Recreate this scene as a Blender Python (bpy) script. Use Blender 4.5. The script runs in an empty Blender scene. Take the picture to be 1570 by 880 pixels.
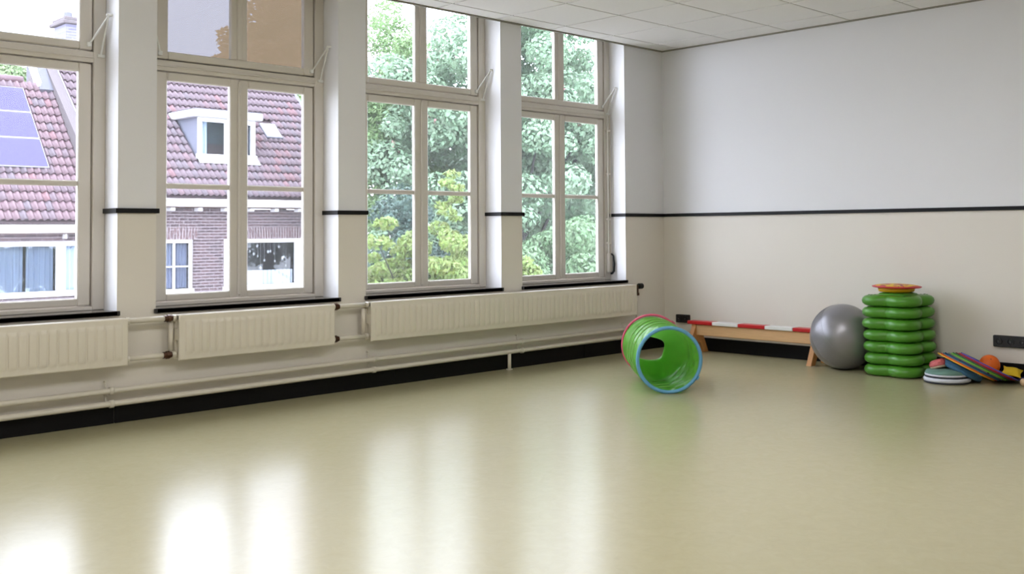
import bpy, math, random
import numpy as np
from mathutils import Vector, Matrix

random.seed(7)
RNG = np.random.default_rng(11)
SC = bpy.context.scene
COL = SC.collection
PI = math.pi

# ------------------------------------------------------------------ camera
CAM_POS = Vector((6.1745, -7.5366, 1.1060))
YAW, PITCH, ROLL = 0.759882, 0.031447, -0.0078626
FPX, SX, SY = 1562.25, 117.10, -135.30
fw = Vector((-math.sin(YAW)*math.cos(PITCH), math.cos(YAW)*math.cos(PITCH), math.sin(PITCH)))
rt = fw.cross(Vector((0, 0, 1))).normalized()
up = rt.cross(fw)
r2 = math.cos(ROLL)*rt + math.sin(ROLL)*up
u2 = -math.sin(ROLL)*rt + math.cos(ROLL)*up
cd = bpy.data.cameras.new('camera')
cam = bpy.data.objects.new('camera', cd)
COL.objects.link(cam)
cam.matrix_world = Matrix(((r2.x, u2.x, -fw.x, CAM_POS.x), (r2.y, u2.y, -fw.y, CAM_POS.y),
                           (r2.z, u2.z, -fw.z, CAM_POS.z), (0, 0, 0, 1)))
cd.sensor_fit = 'HORIZONTAL'
cd.sensor_width = 36.0
cd.lens = FPX/1570*36.0
cd.shift_x = -SX/1570
cd.shift_y = SY/1570
cd.clip_start = 0.05
cd.clip_end = 300
SC.camera = cam

# ------------------------------------------------------------------ world, exposure
SKY = 6.7
FILL_STRENGTH = 14.5  # glow of the added ceiling fill panels
w = bpy.data.worlds.new('overcast_sky')
SC.world = w
w.use_nodes = True
bg = w.node_tree.nodes['Background']
bg.inputs[0].default_value = (0.83, 0.885, 1.04, 1)
bg.inputs[1].default_value = SKY
SC.view_settings.view_transform = 'Standard'
SC.view_settings.look = 'None'
SC.view_settings.gamma = 1.0
SC.view_settings.use_curve_mapping = False
SC.view_settings.exposure = 0.55

# ------------------------------------------------------------------ materials
def srgb(r, g, b):
    f = lambda c: (c/255/12.92) if c/255 <= 0.04045 else ((c/255+0.055)/1.055)**2.4
    return (f(r), f(g), f(b), 1.0)

def mat(name, col, rough=0.5, var=0.0, scale=8.0, spec=0.5, metal=0.0, bump=0.0, bscale=60.0,
        coat=0.0, trans=None, sheen=0.0, island=0.0, stretch=None):
    """Principled material; var = albedo mottling, trans = translucent share, island = tint per leaf/piece."""
    m = bpy.data.materials.new(name)
    m.use_nodes = True
    nt = m.node_tree
    N, L = nt.nodes, nt.links
    b = N['Principled BSDF']
    b.inputs['Roughness'].default_value = rough
    b.inputs['Specular IOR Level'].default_value = spec
    b.inputs['Metallic'].default_value = metal
    b.inputs['Base Color'].default_value = col
    if coat:
        b.inputs['Coat Weight'].default_value = coat
        b.inputs['Coat Roughness'].default_value = 0.08
    src = None
    if var or bump:
        tc = N.new('ShaderNodeTexCoord')
        mp = N.new('ShaderNodeMapping')
        L.new(tc.outputs['Object'], mp.inputs['Vector'])
        if stretch:
            mp.inputs['Scale'].default_value = stretch
    if var:
        n = N.new('ShaderNodeTexNoise')
        n.inputs['Scale'].default_value = scale
        n.inputs['Detail'].default_value = 4
        L.new(mp.outputs[0], n.inputs['Vector'])
        mx = N.new('ShaderNodeMix')
        mx.data_type = 'RGBA'
        mx.inputs[6].default_value = tuple(max(0, c*(1-var)) for c in col[:3])+(1,)
        mx.inputs[7].default_value = tuple(min(1, c*(1+var)) for c in col[:3])+(1,)
        L.new(n.outputs['Fac'], mx.inputs[0])
        src = mx.outputs[2]
    if island:
        g = N.new('ShaderNodeNewGeometry')
        h = N.new('ShaderNodeHueSaturation')
        mr = N.new('ShaderNodeMapRange')
        mr.inputs[3].default_value = 1-island
        mr.inputs[4].default_value = 1+island
        L.new(g.outputs['Random Per Island'], mr.inputs[0])
        L.new(mr.outputs[0], h.inputs['Value'])
        mr2 = N.new('ShaderNodeMapRange')
        mr2.inputs[3].default_value = 0.5-island*0.06
        mr2.inputs[4].default_value = 0.5+island*0.06
        L.new(g.outputs['Random Per Island'], mr2.inputs[0])
        L.new(mr2.outputs[0], h.inputs['Hue'])
        if src:
            L.new(src, h.inputs['Color'])
        else:
            h.inputs['Color'].default_value = col
        src = h.outputs[0]
    if src:
        L.new(src, b.inputs['Base Color'])
    if bump:
        n2 = N.new('ShaderNodeTexNoise')
        n2.inputs['Scale'].default_value = bscale
        n2.inputs['Detail'].default_value = 3
        L.new(mp.outputs[0], n2.inputs['Vector'])
        bp = N.new('ShaderNodeBump')
        bp.inputs['Strength'].default_value = bump
        bp.inputs['Distance'].default_value = 0.01
        L.new(n2.outputs['Fac'], bp.inputs['Height'])
        L.new(bp.outputs[0], b.inputs['Normal'])
    if trans:
        out = N['Material Output']
        t = N.new('ShaderNodeBsdfTranslucent')
        if src:
            L.new(src, t.inputs['Color'])
        else:
            t.inputs['Color'].default_value = col
        ms = N.new('ShaderNodeMixShader')
        ms.inputs[0].default_value = trans
        L.new(b.outputs[0], ms.inputs[1])
        L.new(t.outputs[0], ms.inputs[2])
        L.new(ms.outputs[0], out.inputs['Surface'])
    return m

def glass_mat(name, tint, refl=1.0, haze=0.0, hazecol=(1, 1, 1, 1)):
    m = bpy.data.materials.new(name)
    m.use_nodes = True
    nt = m.node_tree
    N, L = nt.nodes, nt.links
    N.remove(N['Principled BSDF'])
    out = N['Material Output']
    tr = N.new('ShaderNodeBsdfTransparent')
    tr.inputs[0].default_value = tint
    gl = N.new('ShaderNodeBsdfGlossy')
    gl.inputs['Roughness'].default_value = 0.02
    fr = N.new('ShaderNodeFresnel')
    gm = N.new('ShaderNodeNewGeometry')
    io = N.new('ShaderNodeMapRange')          # same reflectance from both faces of the pane
    io.inputs[3].default_value = 1.45
    io.inputs[4].default_value = 1/1.45
    L.new(gm.outputs['Backfacing'], io.inputs[0])
    L.new(io.outputs[0], fr.inputs[0])
    mm = N.new('ShaderNodeMath')
    mm.operation = 'MULTIPLY'
    mm.inputs[1].default_value = refl
    L.new(fr.outputs[0], mm.inputs[0])
    ms = N.new('ShaderNodeMixShader')
    L.new(mm.outputs[0], ms.inputs[0])
    L.new(tr.outputs[0], ms.inputs[1])
    L.new(gl.outputs[0], ms.inputs[2])
    last = ms.outputs[0]
    if haze:
        df = N.new('ShaderNodeBsdfTranslucent')
        df.inputs[0].default_value = hazecol
        m2 = N.new('ShaderNodeMixShader')
        m2.inputs[0].default_value = haze
        L.new(last, m2.inputs[1])
        L.new(df.outputs[0], m2.inputs[2])
        last = m2.outputs[0]
    L.new(last, out.inputs['Surface'])
    return m

def emit_mat(name, col, strength):
    m = bpy.data.materials.new(name)
    m.use_nodes = True
    nt = m.node_tree
    nt.nodes.remove(nt.nodes['Principled BSDF'])
    e = nt.nodes.new('ShaderNodeEmission')
    e.inputs[0].default_value = col
    e.inputs[1].default_value = strength
    nt.links.new(e.outputs[0], nt.nodes['Material Output'].inputs['Surface'])
    return m

def wall_paint():
    """White above the dado line, warm cream below it (two coats of paint)."""
    m = mat('wall_paint', srgb(226, 224, 217), 0.55, bump=0.05, bscale=90)
    nt = m.node_tree
    N, L = nt.nodes, nt.links
    g = N.new('ShaderNodeNewGeometry')
    s = N.new('ShaderNodeSeparateXYZ')
    L.new(g.outputs['Position'], s.inputs[0])
    c = N.new('ShaderNodeMath')
    c.operation = 'GREATER_THAN'
    c.inputs[1].default_value = 1.248
    L.new(s.outputs['Z'], c.inputs[0])
    mx = N.new('ShaderNodeMix')
    mx.data_type = 'RGBA'
    mx.inputs[6].default_value = srgb(230, 223, 212)
    mx.inputs[7].default_value = srgb(234, 233, 235)
    L.new(c.outputs[0], mx.inputs[0])
    L.new(mx.outputs[2], N['Principled BSDF'].inputs['Base Color'])
    return m

def floor_mat():
    m = mat('olive_linoleum', srgb(168, 160, 112), 0.2, spec=0.5)
    nt = m.node_tree
    N, L = nt.nodes, nt.links
    b = N['Principled BSDF']
    tc = N.new('ShaderNodeTexCoord')
    n1 = N.new('ShaderNodeTexNoise')
    n1.inputs['Scale'].default_value = 14
    n1.inputs['Detail'].default_value = 6
    n1.inputs['Roughness'].default_value = 0.7
    n1.inputs['Distortion'].default_value = 1.2
    L.new(tc.outputs['Object'], n1.inputs['Vector'])
    mx = N.new('ShaderNodeMix')
    mx.data_type = 'RGBA'
    mx.inputs[6].default_value = srgb(165, 157, 120)
    mx.inputs[7].default_value = srgb(180, 172, 138)
    L.new(n1.outputs['Fac'], mx.inputs[0])
    L.new(mx.outputs[2], b.inputs['Base Color'])
    n2 = N.new('ShaderNodeTexNoise')
    n2.inputs['Scale'].default_value = 1.6
    n2.inputs['Detail'].default_value = 3
    L.new(tc.outputs['Object'], n2.inputs['Vector'])
    mr = N.new('ShaderNodeMapRange')
    mr.inputs[3].default_value = 0.22
    mr.inputs[4].default_value = 0.268
    L.new(n2.outputs['Fac'], mr.inputs[0])
    L.new(mr.outputs[0], b.inputs['Roughness'])
    return m

def brick_mat(name, c1, c2, mortar, vertical=False):
    m = bpy.data.materials.new(name)
    m.use_nodes = True
    nt = m.node_tree
    N, L = nt.nodes, nt.links
    b = N['Principled BSDF']
    b.inputs['Roughness'].default_value = 0.85
    tc = N.new('ShaderNodeTexCoord')
    sp = N.new('ShaderNodeSeparateXYZ')
    L.new(tc.outputs['Object'], sp.inputs[0])
    cb = N.new('ShaderNodeCombineXYZ')
    if vertical:
        L.new(sp.outputs['Z'], cb.inputs[0])
        L.new(sp.outputs['Y'], cb.inputs[1])
    else:
        L.new(sp.outputs['Y'], cb.inputs[0])
        L.new(sp.outputs['Z'], cb.inputs[1])
    br = N.new('ShaderNodeTexBrick')
    br.inputs['Color1'].default_value = c1
    br.inputs['Color2'].default_value = c2
    br.inputs['Mortar'].default_value = mortar
    br.inputs['Scale'].default_value = 1.0
    br.inputs['Mortar Size'].default_value = 0.011
    br.inputs['Brick Width'].default_value = 0.22
    br.inputs['Row Height'].default_value = 0.075
    L.new(cb.outputs[0], br.inputs['Vector'])
    L.new(br.outputs['Color'], b.inputs['Base Color'])
    return m

M = {}
M['wall'] = wall_paint()
M['reveal'] = mat('white_reveal_paint', srgb(240, 239, 240), 0.5)
M['floor'] = floor_mat()
M['ceil'] = mat('ceiling_tile_mineral', srgb(241, 240, 239), 0.9, var=0.02, scale=40, bump=0.08, bscale=300)
M['grid'] = mat('ceiling_grid_metal', srgb(178, 177, 172), 0.6)
M['edge'] = mat('ceiling_edge_metal', srgb(140, 136, 124), 0.6)
M['slab'] = mat('plenum_concrete', srgb(150, 148, 144), 0.9)
M['black'] = mat('black_paint', srgb(14, 13, 14), 0.5, var=0.2, scale=20, spec=.25)
M['blackgloss'] = mat('black_stone', srgb(26, 24, 28), 0.07, spec=.8)
M['skirt'] = mat('black_skirting', srgb(10, 9, 10), 0.55, spec=.2)
M['frame'] = mat('cream_window_paint', srgb(216, 209, 199), 0.35, var=0.02, scale=5)
M['rad'] = mat('cream_radiator_enamel', srgb(226, 218, 202), 0.35)
M['pipe'] = mat('cream_pipe_paint', srgb(218, 211, 195), 0.35)
M['brass'] = mat('dark_brass', srgb(70, 44, 26), 0.4, metal=0.6, var=0.3, scale=60)
M['white'] = mat('white_plastic', srgb(232, 232, 228), 0.35)
M['glass'] = glass_mat('window_glass', (0.96, 0.97, 0.97, 1), 1.0, 0.010)
def screen_mat():
    m = bpy.data.materials.new('brown_sunscreen_mesh')
    m.use_nodes = True
    N, L = m.node_tree.nodes, m.node_tree.links
    N.remove(N['Principled BSDF'])
    tr = N.new('ShaderNodeBsdfTransparent')
    tr.inputs[0].default_value = (0.24, 0.30, 0.42, 1)
    tl = N.new('ShaderNodeBsdfTranslucent')
    tl.inputs[0].default_value = (0.090, 0.065, 0.038, 1)
    ms = N.new('ShaderNodeMixShader')
    ms.inputs[0].default_value = 0.86
    L.new(tr.outputs[0], ms.inputs[1])
    L.new(tl.outputs[0], ms.inputs[2])
    L.new(ms.outputs[0], N['Material Output'].inputs['Surface'])
    return m
M['screen'] = screen_mat()
M['houseglass'] = mat('house_window_glass', srgb(70, 78, 86), 0.06, spec=0.6)
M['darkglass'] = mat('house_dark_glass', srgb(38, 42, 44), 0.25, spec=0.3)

# ------------------------------------------------------------------ mesh helpers
def mesh(name, v, f, m=None, smooth=False):
    me = bpy.data.meshes.new(name)
    me.from_pydata([tuple(p) for p in v], [], [tuple(q) for q in f])
    if m is not None:
        me.materials.append(m)
    if smooth:
        me.polygons.foreach_set('use_smooth', [True]*len(me.polygons))
    me.update()
    return me

def ob(name, me, parent=None, loc=None, rot=None):
    o = bpy.data.objects.new(name, me)
    COL.objects.link(o)
    if parent is not None:
        o.parent = parent
    if loc is not None:
        o.location = loc
    if rot is not None:
        o.rotation_euler = rot
    return o

def tag(o, label=None, cat=None, group=None, kind=None):
    if label:
        o['label'] = label
    if cat:
        o['category'] = cat
    if group:
        o['group'] = group
    if kind:
        o['kind'] = kind
    return o

def empty(name, loc=(0, 0, 0), rz=0.0):
    e = bpy.data.objects.new(name, None)
    COL.objects.link(e)
    e.location = loc
    e.rotation_euler = (0, 0, rz)
    e.empty_display_size = 0.1
    return e

class MB:
    def __init__(s):
        s.v = []
        s.f = []
    def add(s, v, f):
        n = len(s.v)
        s.v += [tuple(p) for p in v]
        s.f += [tuple(i+n for i in q) for q in f]
        return s
    def box(s, x0, x1, y0, y1, z0, z1, bev=0.0):
        if bev <= 0:
            v = [(x, y, z) for z in (z0, z1) for y in (y0, y1) for x in (x0, x1)]
            f = [(0, 2, 3, 1), (4, 5, 7, 6), (0, 1, 5, 4), (2, 6, 7, 3), (0, 4, 6, 2), (1, 3, 7, 5)]
            return s.add(v, f)
        b = min(bev, (x1-x0)*.45, (y1-y0)*.45, (z1-z0)*.45)
        c = [(x0, x1), (y0, y1), (z0, z1)]
        v = []
        idx = {}
        for ix in (0, 1):
            for iy in (0, 1):
                for iz in (0, 1):
                    i = (ix, iy, iz)
                    for ax in range(3):
                        p = []
                        for k in range(3):
                            e = c[k][i[k]]
                            d = b if i[k] == 0 else -b
                            p.append(e if k == ax else e+d)
                        idx[(i, ax)] = len(v)
                        v.append(tuple(p))
        f = []
        for ax in range(3):
            o1, o2 = (ax+1) % 3, (ax+2) % 3
            for sd in (0, 1):
                q = []
                for a, bb in ((0, 0), (1, 0), (1, 1), (0, 1)):
                    i = [0, 0, 0]
                    i[ax] = sd
                    i[o1] = a
                    i[o2] = bb
                    q.append(idx[(tuple(i), ax)])
                f.append(q if sd else q[::-1])
        for ax in range(3):       # edge strips along axis ax
            o1, o2 = (ax+1) % 3, (ax+2) % 3
            for a in (0, 1):
                for bb in (0, 1):
                    i = [0, 0, 0]
                    i[o1] = a
                    i[o2] = bb
                    j = list(i)
                    j[ax] = 1
                    i, j = tuple(i), tuple(j)
                    q = [idx[(i, o1)], idx[(j, o1)], idx[(j, o2)], idx[(i, o2)]]
                    f.append(q if (a == bb) else q[::-1])
        for ix in (0, 1):
            for iy in (0, 1):
                for iz in (0, 1):
                    i = (ix, iy, iz)
                    t = [idx[(i, 0)], idx[(i, 1)], idx[(i, 2)]]
                    f.append(t if (ix+iy+iz) % 2 == 1 else t[::-1])
        return s.add(v, f)
    def tube(s, pts, r, n=10, caps=True, closed=False):
        pts = [Vector(p) for p in pts]
        m = len(pts)
        rr = r if isinstance(r, (list, tuple)) else [r]*m
        base = len(s.v)
        prev = None
        for i, p in enumerate(pts):
            if closed:
                t = (pts[(i+1) % m]-pts[i-1]).normalized()
            else:
                t = (pts[min(i+1, m-1)]-pts[max(i-1, 0)]).normalized()
            if prev is None:
                a = Vector((0, 0, 1)) if abs(t.z) < 0.9 else Vector((1, 0, 0))
                x = t.cross(a).normalized()
            else:
                x = (prev-t*prev.dot(t)).normalized()
            prev = x
            y = t.cross(x)
            for k in range(n):
                a = 2*PI*k/n
                s.v.append(tuple(p+(x*math.cos(a)+y*math.sin(a))*rr[i]))
        segs = m if closed else m-1
        for i in range(segs):
            for k in range(n):
                a = base+i*n+k
                b = base+i*n+(k+1) % n
                c = base+((i+1) % m)*n+(k+1) % n
                d = base+((i+1) % m)*n+k
                s.f.append((a, b, c, d))
        if caps and not closed:
            s.f.append(tuple(base+k for k in range(n))[::-1])
            s.f.append(tuple(base+(m-1)*n+k for k in range(n)))
        return s
    def lathe(s, prof, n=32, fn=None):
        """prof [(r,z)], optional fn(theta)->radius factor"""
        base = len(s.v)
        for r, z in prof:
            for k in range(n):
                a = 2*PI*k/n
                q = fn(a) if fn else 1.0
                s.v.append((r*q*math.cos(a), r*q*math.sin(a), z))
        for i in range(len(prof)-1):
            for k in range(n):
                s.f.append((base+i*n+k, base+i*n+(k+1) % n, base+(i+1)*n+(k+1) % n, base+(i+1)*n+k))
        s.f.append(tuple(base+k for k in range(n))[::-1])
        s.f.append(tuple(base+(len(prof)-1)*n+k for k in range(n)))
        return s
    def prism(s, poly, ax, a0, a1):
        """extrude a 2D polygon (in the two other axes, cyclic order) along axis ax"""
        n = len(poly)
        def P(p, a):
            q = [0, 0, 0]
            q[ax] = a
            q[(ax+1) % 3] = p[0]
            q[(ax+2) % 3] = p[1]
            return tuple(q)
        v = [P(p, a0) for p in poly]+[P(p, a1) for p in poly]
        f = [tuple(range(n))[::-1], tuple(range(n, 2*n))]
        f += [(i, (i+1) % n, n+(i+1) % n, n+i) for i in range(n)]
        return s.add(v, f)
    def build(s, name, m, parent=None, smooth=False, loc=None, rot=None):
        return ob(name, mesh(name, s.v, s.f, m, smooth), parent, loc, rot)

def autosmooth(o, ang=40):
    me = o.data
    me.polygons.foreach_set('use_smooth', [True]*len(me.polygons))
    try:
        me.set_sharp_from_angle(angle=math.radians(ang))
    except Exception:
        pass
    return o

def copy_tree(o, parent=None):
    c = o.copy()
    COL.objects.link(c)
    c.parent = parent
    for ch in [k for k in o.children]:
        copy_tree(ch, c)
    return c

# ------------------------------------------------------------------ room shell
RX, RY, RH = 7.60, -9.60, 2.82
WT = 0.32                       # window wall thickness
RD = 0.185                      # reveal depth to the window frame
ZS = 0.655                      # top of sill
ZHEAD = 3.0
WINS = [(-6.370, -5.086), (-4.855, -3.578), (-3.351, -2.062), (-1.832, -0.549), (-7.885, -6.600)]
WINS_SORT = sorted(WINS)

tag(MB().box(0, RX, RY, 0, -0.15, 0).build('floor', M['floor']), 'glossy olive green linoleum floor of the empty hall', 'floor', kind='structure')

def wall_left():
    b = MB()
    b.box(-WT, 0, RY-.2, 0.2, -0.15, ZS-0.028)
    b.box(-WT, 0, RY-.2, 0.2, ZHEAD, 3.3)
    edges = [RY-.2]+[e for wdw in WINS_SORT for e in wdw]+[0.2]
    for i in range(0, len(edges), 2):
        b.box(-WT, 0, edges[i], edges[i+1], ZS-0.028, ZHEAD)
    o = b.build('wall_left', M['wall'])
    o.data.materials.append(M['reveal'])
    for p in o.data.polygons:
        if abs(p.normal.y) > .9 or (abs(p.normal.z) > .9):
            p.material_index = 1
    return tag(o, 'window wall with piers, white above and cream below the black rail', 'wall', kind='structure')
wall_left()
tag(MB().box(0, RX+.2, 0, 0.2, -0.15, 3.3).build('wall_back', M['wall']), 'long plain end wall, white above and cream below the black rail', 'wall', kind='structure')
tag(MB().box(RX, RX+.2, RY-.2, 0, -0.15, 3.3).build('wall_right', M['wall']), 'side wall opposite the windows', 'wall', kind='structure')
tag(MB().box(0, RX, RY-.2, RY, -0.15, 3.3).build('wall_front', M['wall']), 'end wall behind the viewer', 'wall', kind='structure')

# ceiling: slab, grid bars and lay-in tiles
TA, TB, TS = 0.2061, 0.3172, 0.6
ceil = tag(MB().box(0, RX, RY, 0, RH+.012, 3.3).build('ceiling', M['slab']), 'suspended ceiling of square white mineral tiles', 'ceiling', kind='structure')
xs = [0.0]+[TA+TS*i for i in range(13) if TA+TS*i < RX]+[RX]
ys = [0.0]+[-(TB+TS*i) for i in range(17) if TB+TS*i < -RY]+[RY]
FILL_PANELS = [(6, 6), (7, 6), (6, 10), (7, 10), (6, 14), (7, 14)]  # tile cells given to the added fill panels
fill_cells = set(FILL_PANELS)
tile_cache = {}
for i in range(len(xs)-1):
    for j in range(len(ys)-1):
        if (i, j) in fill_cells:
            continue
        wx, wy = xs[i+1]-xs[i], ys[j]-ys[j+1]
        key = (round(wx, 3), round(wy, 3))
        if key not in tile_cache:
            g = 0.0085
            tile_cache[key] = mesh('ceiling_tile', *(lambda b: (b.v, b.f))(MB().box(-wx/2+g, wx/2-g, -wy/2+g, wy/2-g, 0, 0.014, 0.002)), M['ceil'])
        ob('ceiling_tile', tile_cache[key], ceil, ((xs[i]+xs[i+1])/2, (ys[j]+ys[j+1])/2, RH-.002))
for x in xs[1:-1]:
    MB().box(x-.012, x+.012, RY, 0, RH+.003, RH+.012).build('grid_bar', M['grid'], ceil)
for y in ys[1:-1]:
    MB().box(0, RX, y-.012, y+.012, RH+.0035, RH+.0125).build('grid_bar', M['grid'], ceil)
MB().box(0, 0.02, RY, 0, RH-.013, RH-.002).build('edge_trim', M['edge'], ceil)
MB().box(0.02, RX, -0.02, 0, RH-.013, RH-.002).build('edge_trim', M['edge'], ceil)

# baseboards in long pieces
bl = tag(empty('baseboard_left', (0, 0, 0)), 'black baseboard under the radiators along the window wall', 'baseboard', kind='structure')
js = [0.0, -1.12, -3.11, -5.10, -7.09, -9.08, RY]
for a, b in zip(js[:-1], js[1:]):
    MB().box(0.0, 0.012, b+.002, a-.002 if a < 0 else a, 0, 0.118, .002).build('skirting_piece', M['skirt'], bl)
bb = tag(empty('baseboard_back', (0, 0, 0)), 'black baseboard along the end wall', 'baseboard', kind='structure')
js = [0.012, 2.0, 4.0, 6.0, RX]
for a, b in zip(js[:-1], js[1:]):
    MB().box(a+.001, b-.001, -0.012, 0, 0, 0.118, .002).build('skirting_piece', M['skirt'], bb)

# dado rails
t1 = tag(empty('trim_1'), 'thin black dado rail wrapping the piers of the window wall', 'trim', kind='structure')
Z0, Z1 = 1.233, 1.262
edges = [RY]+[e for wdw in WINS_SORT for e in wdw]+[0.0]
for i in range(0, len(edges), 2):
    a, c = edges[i], edges[i+1]
    b = MB()
    b.box(0, 0.014, a-(.014 if a > RY else 0), c+(.014 if c < 0 else 0), Z0, Z1)
    if a > RY:
        b.box(-RD, 0, a-.014, a, Z0, Z1)
    if c < 0:
        b.box(-RD, 0, c, c+.014, Z0, Z1)
    b.build('rail_piece', M['black'], t1)
t2 = MB().box(0.014, RX, -0.014, 0, Z0, Z1).build('trim_2', M['black'])
tag(t2, 'thin black dado rail running along the end wall', 'trim', kind='structure')

# fill panels added in the unseen part of the ceiling to brighten the room
M['led'] = emit_mat('led_diffuser', (0.985, 0.98, 1.0, 1), FILL_STRENGTH)
for k, (i, j) in enumerate(FILL_PANELS):
    cx, cy = (xs[i]+xs[i+1])/2, (ys[j]+ys[j+1])/2
    e = empty('ceiling_light', (cx, cy, RH))
    b = MB()
    for a in ((-.297, .297, -.297, -.275), (-.297, .297, .275, .297), (-.297, -.275, -.275, .275), (.275, .297, -.275, .275)):
        b.box(a[0], a[1], a[2], a[3], -.004, .010)
    b.build('frame', M['white'], e)
    MB().box(-.275, .275, -.275, .275, 0.0, .008).build('diffuser', M['led'], e)
    tag(e, 'flush white ceiling light panel, %s, %s' % (('row nearest the end wall', 'middle row', 'last row')[k//2], ('window side', 'inner side')[k % 2]), 'lamp', 'ceiling light panels')

# ------------------------------------------------------------------ windows
def window(n, y0, y1, label, tinted=False, opener=False):
    yc, h = (y0+y1)/2, (y1-y0)/2
    e = empty('window_%d' % n, (-RD, yc, ZS))
    tag(e, label, 'window', kind='structure')
    # local: x 0 = frame front, y from centre, z from sill top
    Z = lambda z: z-ZS
    FW = 0.072
    b = MB()
    b.box(-.080, 0, -h, -h+FW, 0, Z(ZHEAD), .004)
    b.box(-.080, 0, h-FW, h, 0, Z(ZHEAD), .004)
    b.box(-.080, 0, -h+FW, h-FW, 0, Z(.678), .003)
    b.box(-.080, 0, -h+FW, h-FW, Z(2.141), Z(2.207), .004)
    b.box(-.080, .012, -h+FW, h-FW, Z(2.166), Z(2.176), .003)
    b.box(-.080, 0, -h+FW, h-FW, Z(2.93), Z(ZHEAD), .004)
    # weather stop behind the sashes: closes the joints
    b.box(-.080, -.056, -h+FW, h-FW, Z(.678), Z(.695))
    b.box(-.080, -.056, -h+FW, -h+FW+.02, Z(.678), Z(2.93))
    b.box(-.080, -.056, h-FW-.02, h-FW, Z(.678), Z(2.93))
    b.box(-.080, -.056, -h+FW, h-FW, Z(2.12), Z(2.23))
    b.build('frame', M['frame'], e)
    g = .006
    hi = h-FW-g
    for s in (-1, 1):
        c = empty('casement', (0, 0, 0))
        c.parent = e
        ya, yb = (g/2*s, hi*s)
        lo, hi2 = min(ya, yb), max(ya, yb)
        inner = .062
        outer = .075
        sl = outer if s < 0 else inner     # low-y side stile
        sh = inner if s < 0 else outer
        x0, x1 = -.050, -.012
        b = MB()
        zb, zt = Z(.684), Z(2.135)
        b.box(x0, x1, lo, lo+sl, zb, zt, .006)
        b.box(x0, x1, hi2-sh, hi2, zb, zt, .006)
        b.box(x0, x1, lo+sl, hi2-sh, zb, Z(.728), .006)
        b.box(x0, x1, lo+sl, hi2-sh, Z(2.082), zt, .006)
        b.build('casement_frame', M['frame'], c)
        MB().box(x0+.006, x1-.006, lo+sl, hi2-sh, Z(1.395), Z(1.430), .006).build('glazing_bar', M['frame'], c)
        for za, zc in ((.728, 1.395), (1.430, 2.082)):
            MB().box(-.040, -.036, lo+sl-.004, hi2-sh+.004, Z(za)-.004, Z(zc)+.004).build('pane', M['glass'], c)
    MB().box(-.012, .002, -.011, .011, Z(.70), Z(2.12), .004).build('cover_strip', M['frame'], e)
    # upper sash
    c = empty('transom_sash')
    c.parent = e
    x0, x1 = -.050, -.006
    zb, zt = Z(2.216), Z(2.924)
    b = MB()
    b.box(x0, x1, -hi, -hi+.075, zb, zt, .006)
    b.box(x0, x1, hi-.075, hi, zb, zt, .006)
    b.box(x0, x1, -hi+.075, hi-.075, zb, Z(2.266), .006)
    b.box(x0, x1, -hi+.075, hi-.075, Z(2.87), zt, .006)
    b.build('sash_frame', M['frame'], c)
    b = MB()
    b.box(x0, x1-.006, -.058, .058, Z(2.266), Z(2.87), .006)
    b.box(x0, x1+.004, -.018, .018, Z(2.266), Z(2.87), .005)
    b.build('mullion', M['frame'], c)
    for a, d in ((-hi+.075, -.058), (.058, hi-.075)):
        MB().box(-.040, -.036, a-.004, d+.004, Z(2.262), Z(2.874)).build('pane', M['glass'], c)
    if tinted:
        MB().add([(-.13, -h+.01, Z(2.18)), (-.13, h-.01, Z(2.18)), (-.13, h-.01, Z(2.97)), (-.13, -h+.01, Z(2.97))], [(0, 1, 2, 3)]).build('sun_screen', M['screen'], e)
        MB().box(-.14, -.12, -h+.01, h-.01, Z(2.165), Z(2.185), .003).build('screen_bar', M['frame'], e)
    # stays of the upper sash, one on each side
    for s in (-1, 1):
        y = s*(h-.022)
        ap = (.088, y+.004*s, Z(2.425))
        b = MB()
        b.tube([(.004, s*(hi-.02), Z(2.250)), ap], .0055, 8)
        b.tube([(.006, y-.012*s, Z(2.186)), ap], .0055, 8)
        b.tube([(ap[0], y-.012*s, ap[2]), (ap[0], s*h, ap[2])], .008, 8)
        b.box(-.008, .010, min(s*(hi-.034), s*(hi-.008)), max(s*(hi-.034), s*(hi-.008)), Z(2.235), Z(2.262), .003)
        b.box(-.004, .012, min(y-.03*s, y+.012*s), max(y-.03*s, y+.012*s), Z(2.176), Z(2.194), .003)
        b.build('stay', M['white'], e)
    # sill
    MB().box(-.010, RD+.018, -h-.0, h+.0, -.028, 0, .004).build('window_sill', M['blackgloss'], e)
    MB().box(RD+.001, RD+.018, -h-.014, h+.014, -.028, -0.0005, .003).build('sill_nosing', M['blackgloss'], e)
    if opener:
        y = h-.030
        b = MB()
        b.tube([(.022, y-.022, Z(.80)), (.022, y-.022, Z(2.18))], .006, 8)
        b.tube([(.022, y+.008, Z(.86)), (.022, y+.008, Z(2.18))], .005, 8)
        for z in (.98, 1.20, 1.62, 2.02):
            b.box(0, .026, y-.034, y+.018, Z(z), Z(z)+.02, .003)
        b.build('operating_rod', M['frame'], e)
        MB().box(0, .03, y-.03, y+.022, Z(.72), Z(.90), .008).build('handle_plate', M['frame'], e)
        b = MB()
        b.tube([(.035, y-.002, Z(.895)), (.052, y+.010, Z(.875)), (.060, y+.012, Z(.80)), (.058, y+.008, Z(.735)),
                (.050, y-.006, Z(.715)), (.045, y-.020, Z(.712))], [.007, .008, .0095, .0095, .009, .008], 10)
        b.build('handle', M['black'], e, True)
    return e

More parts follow.
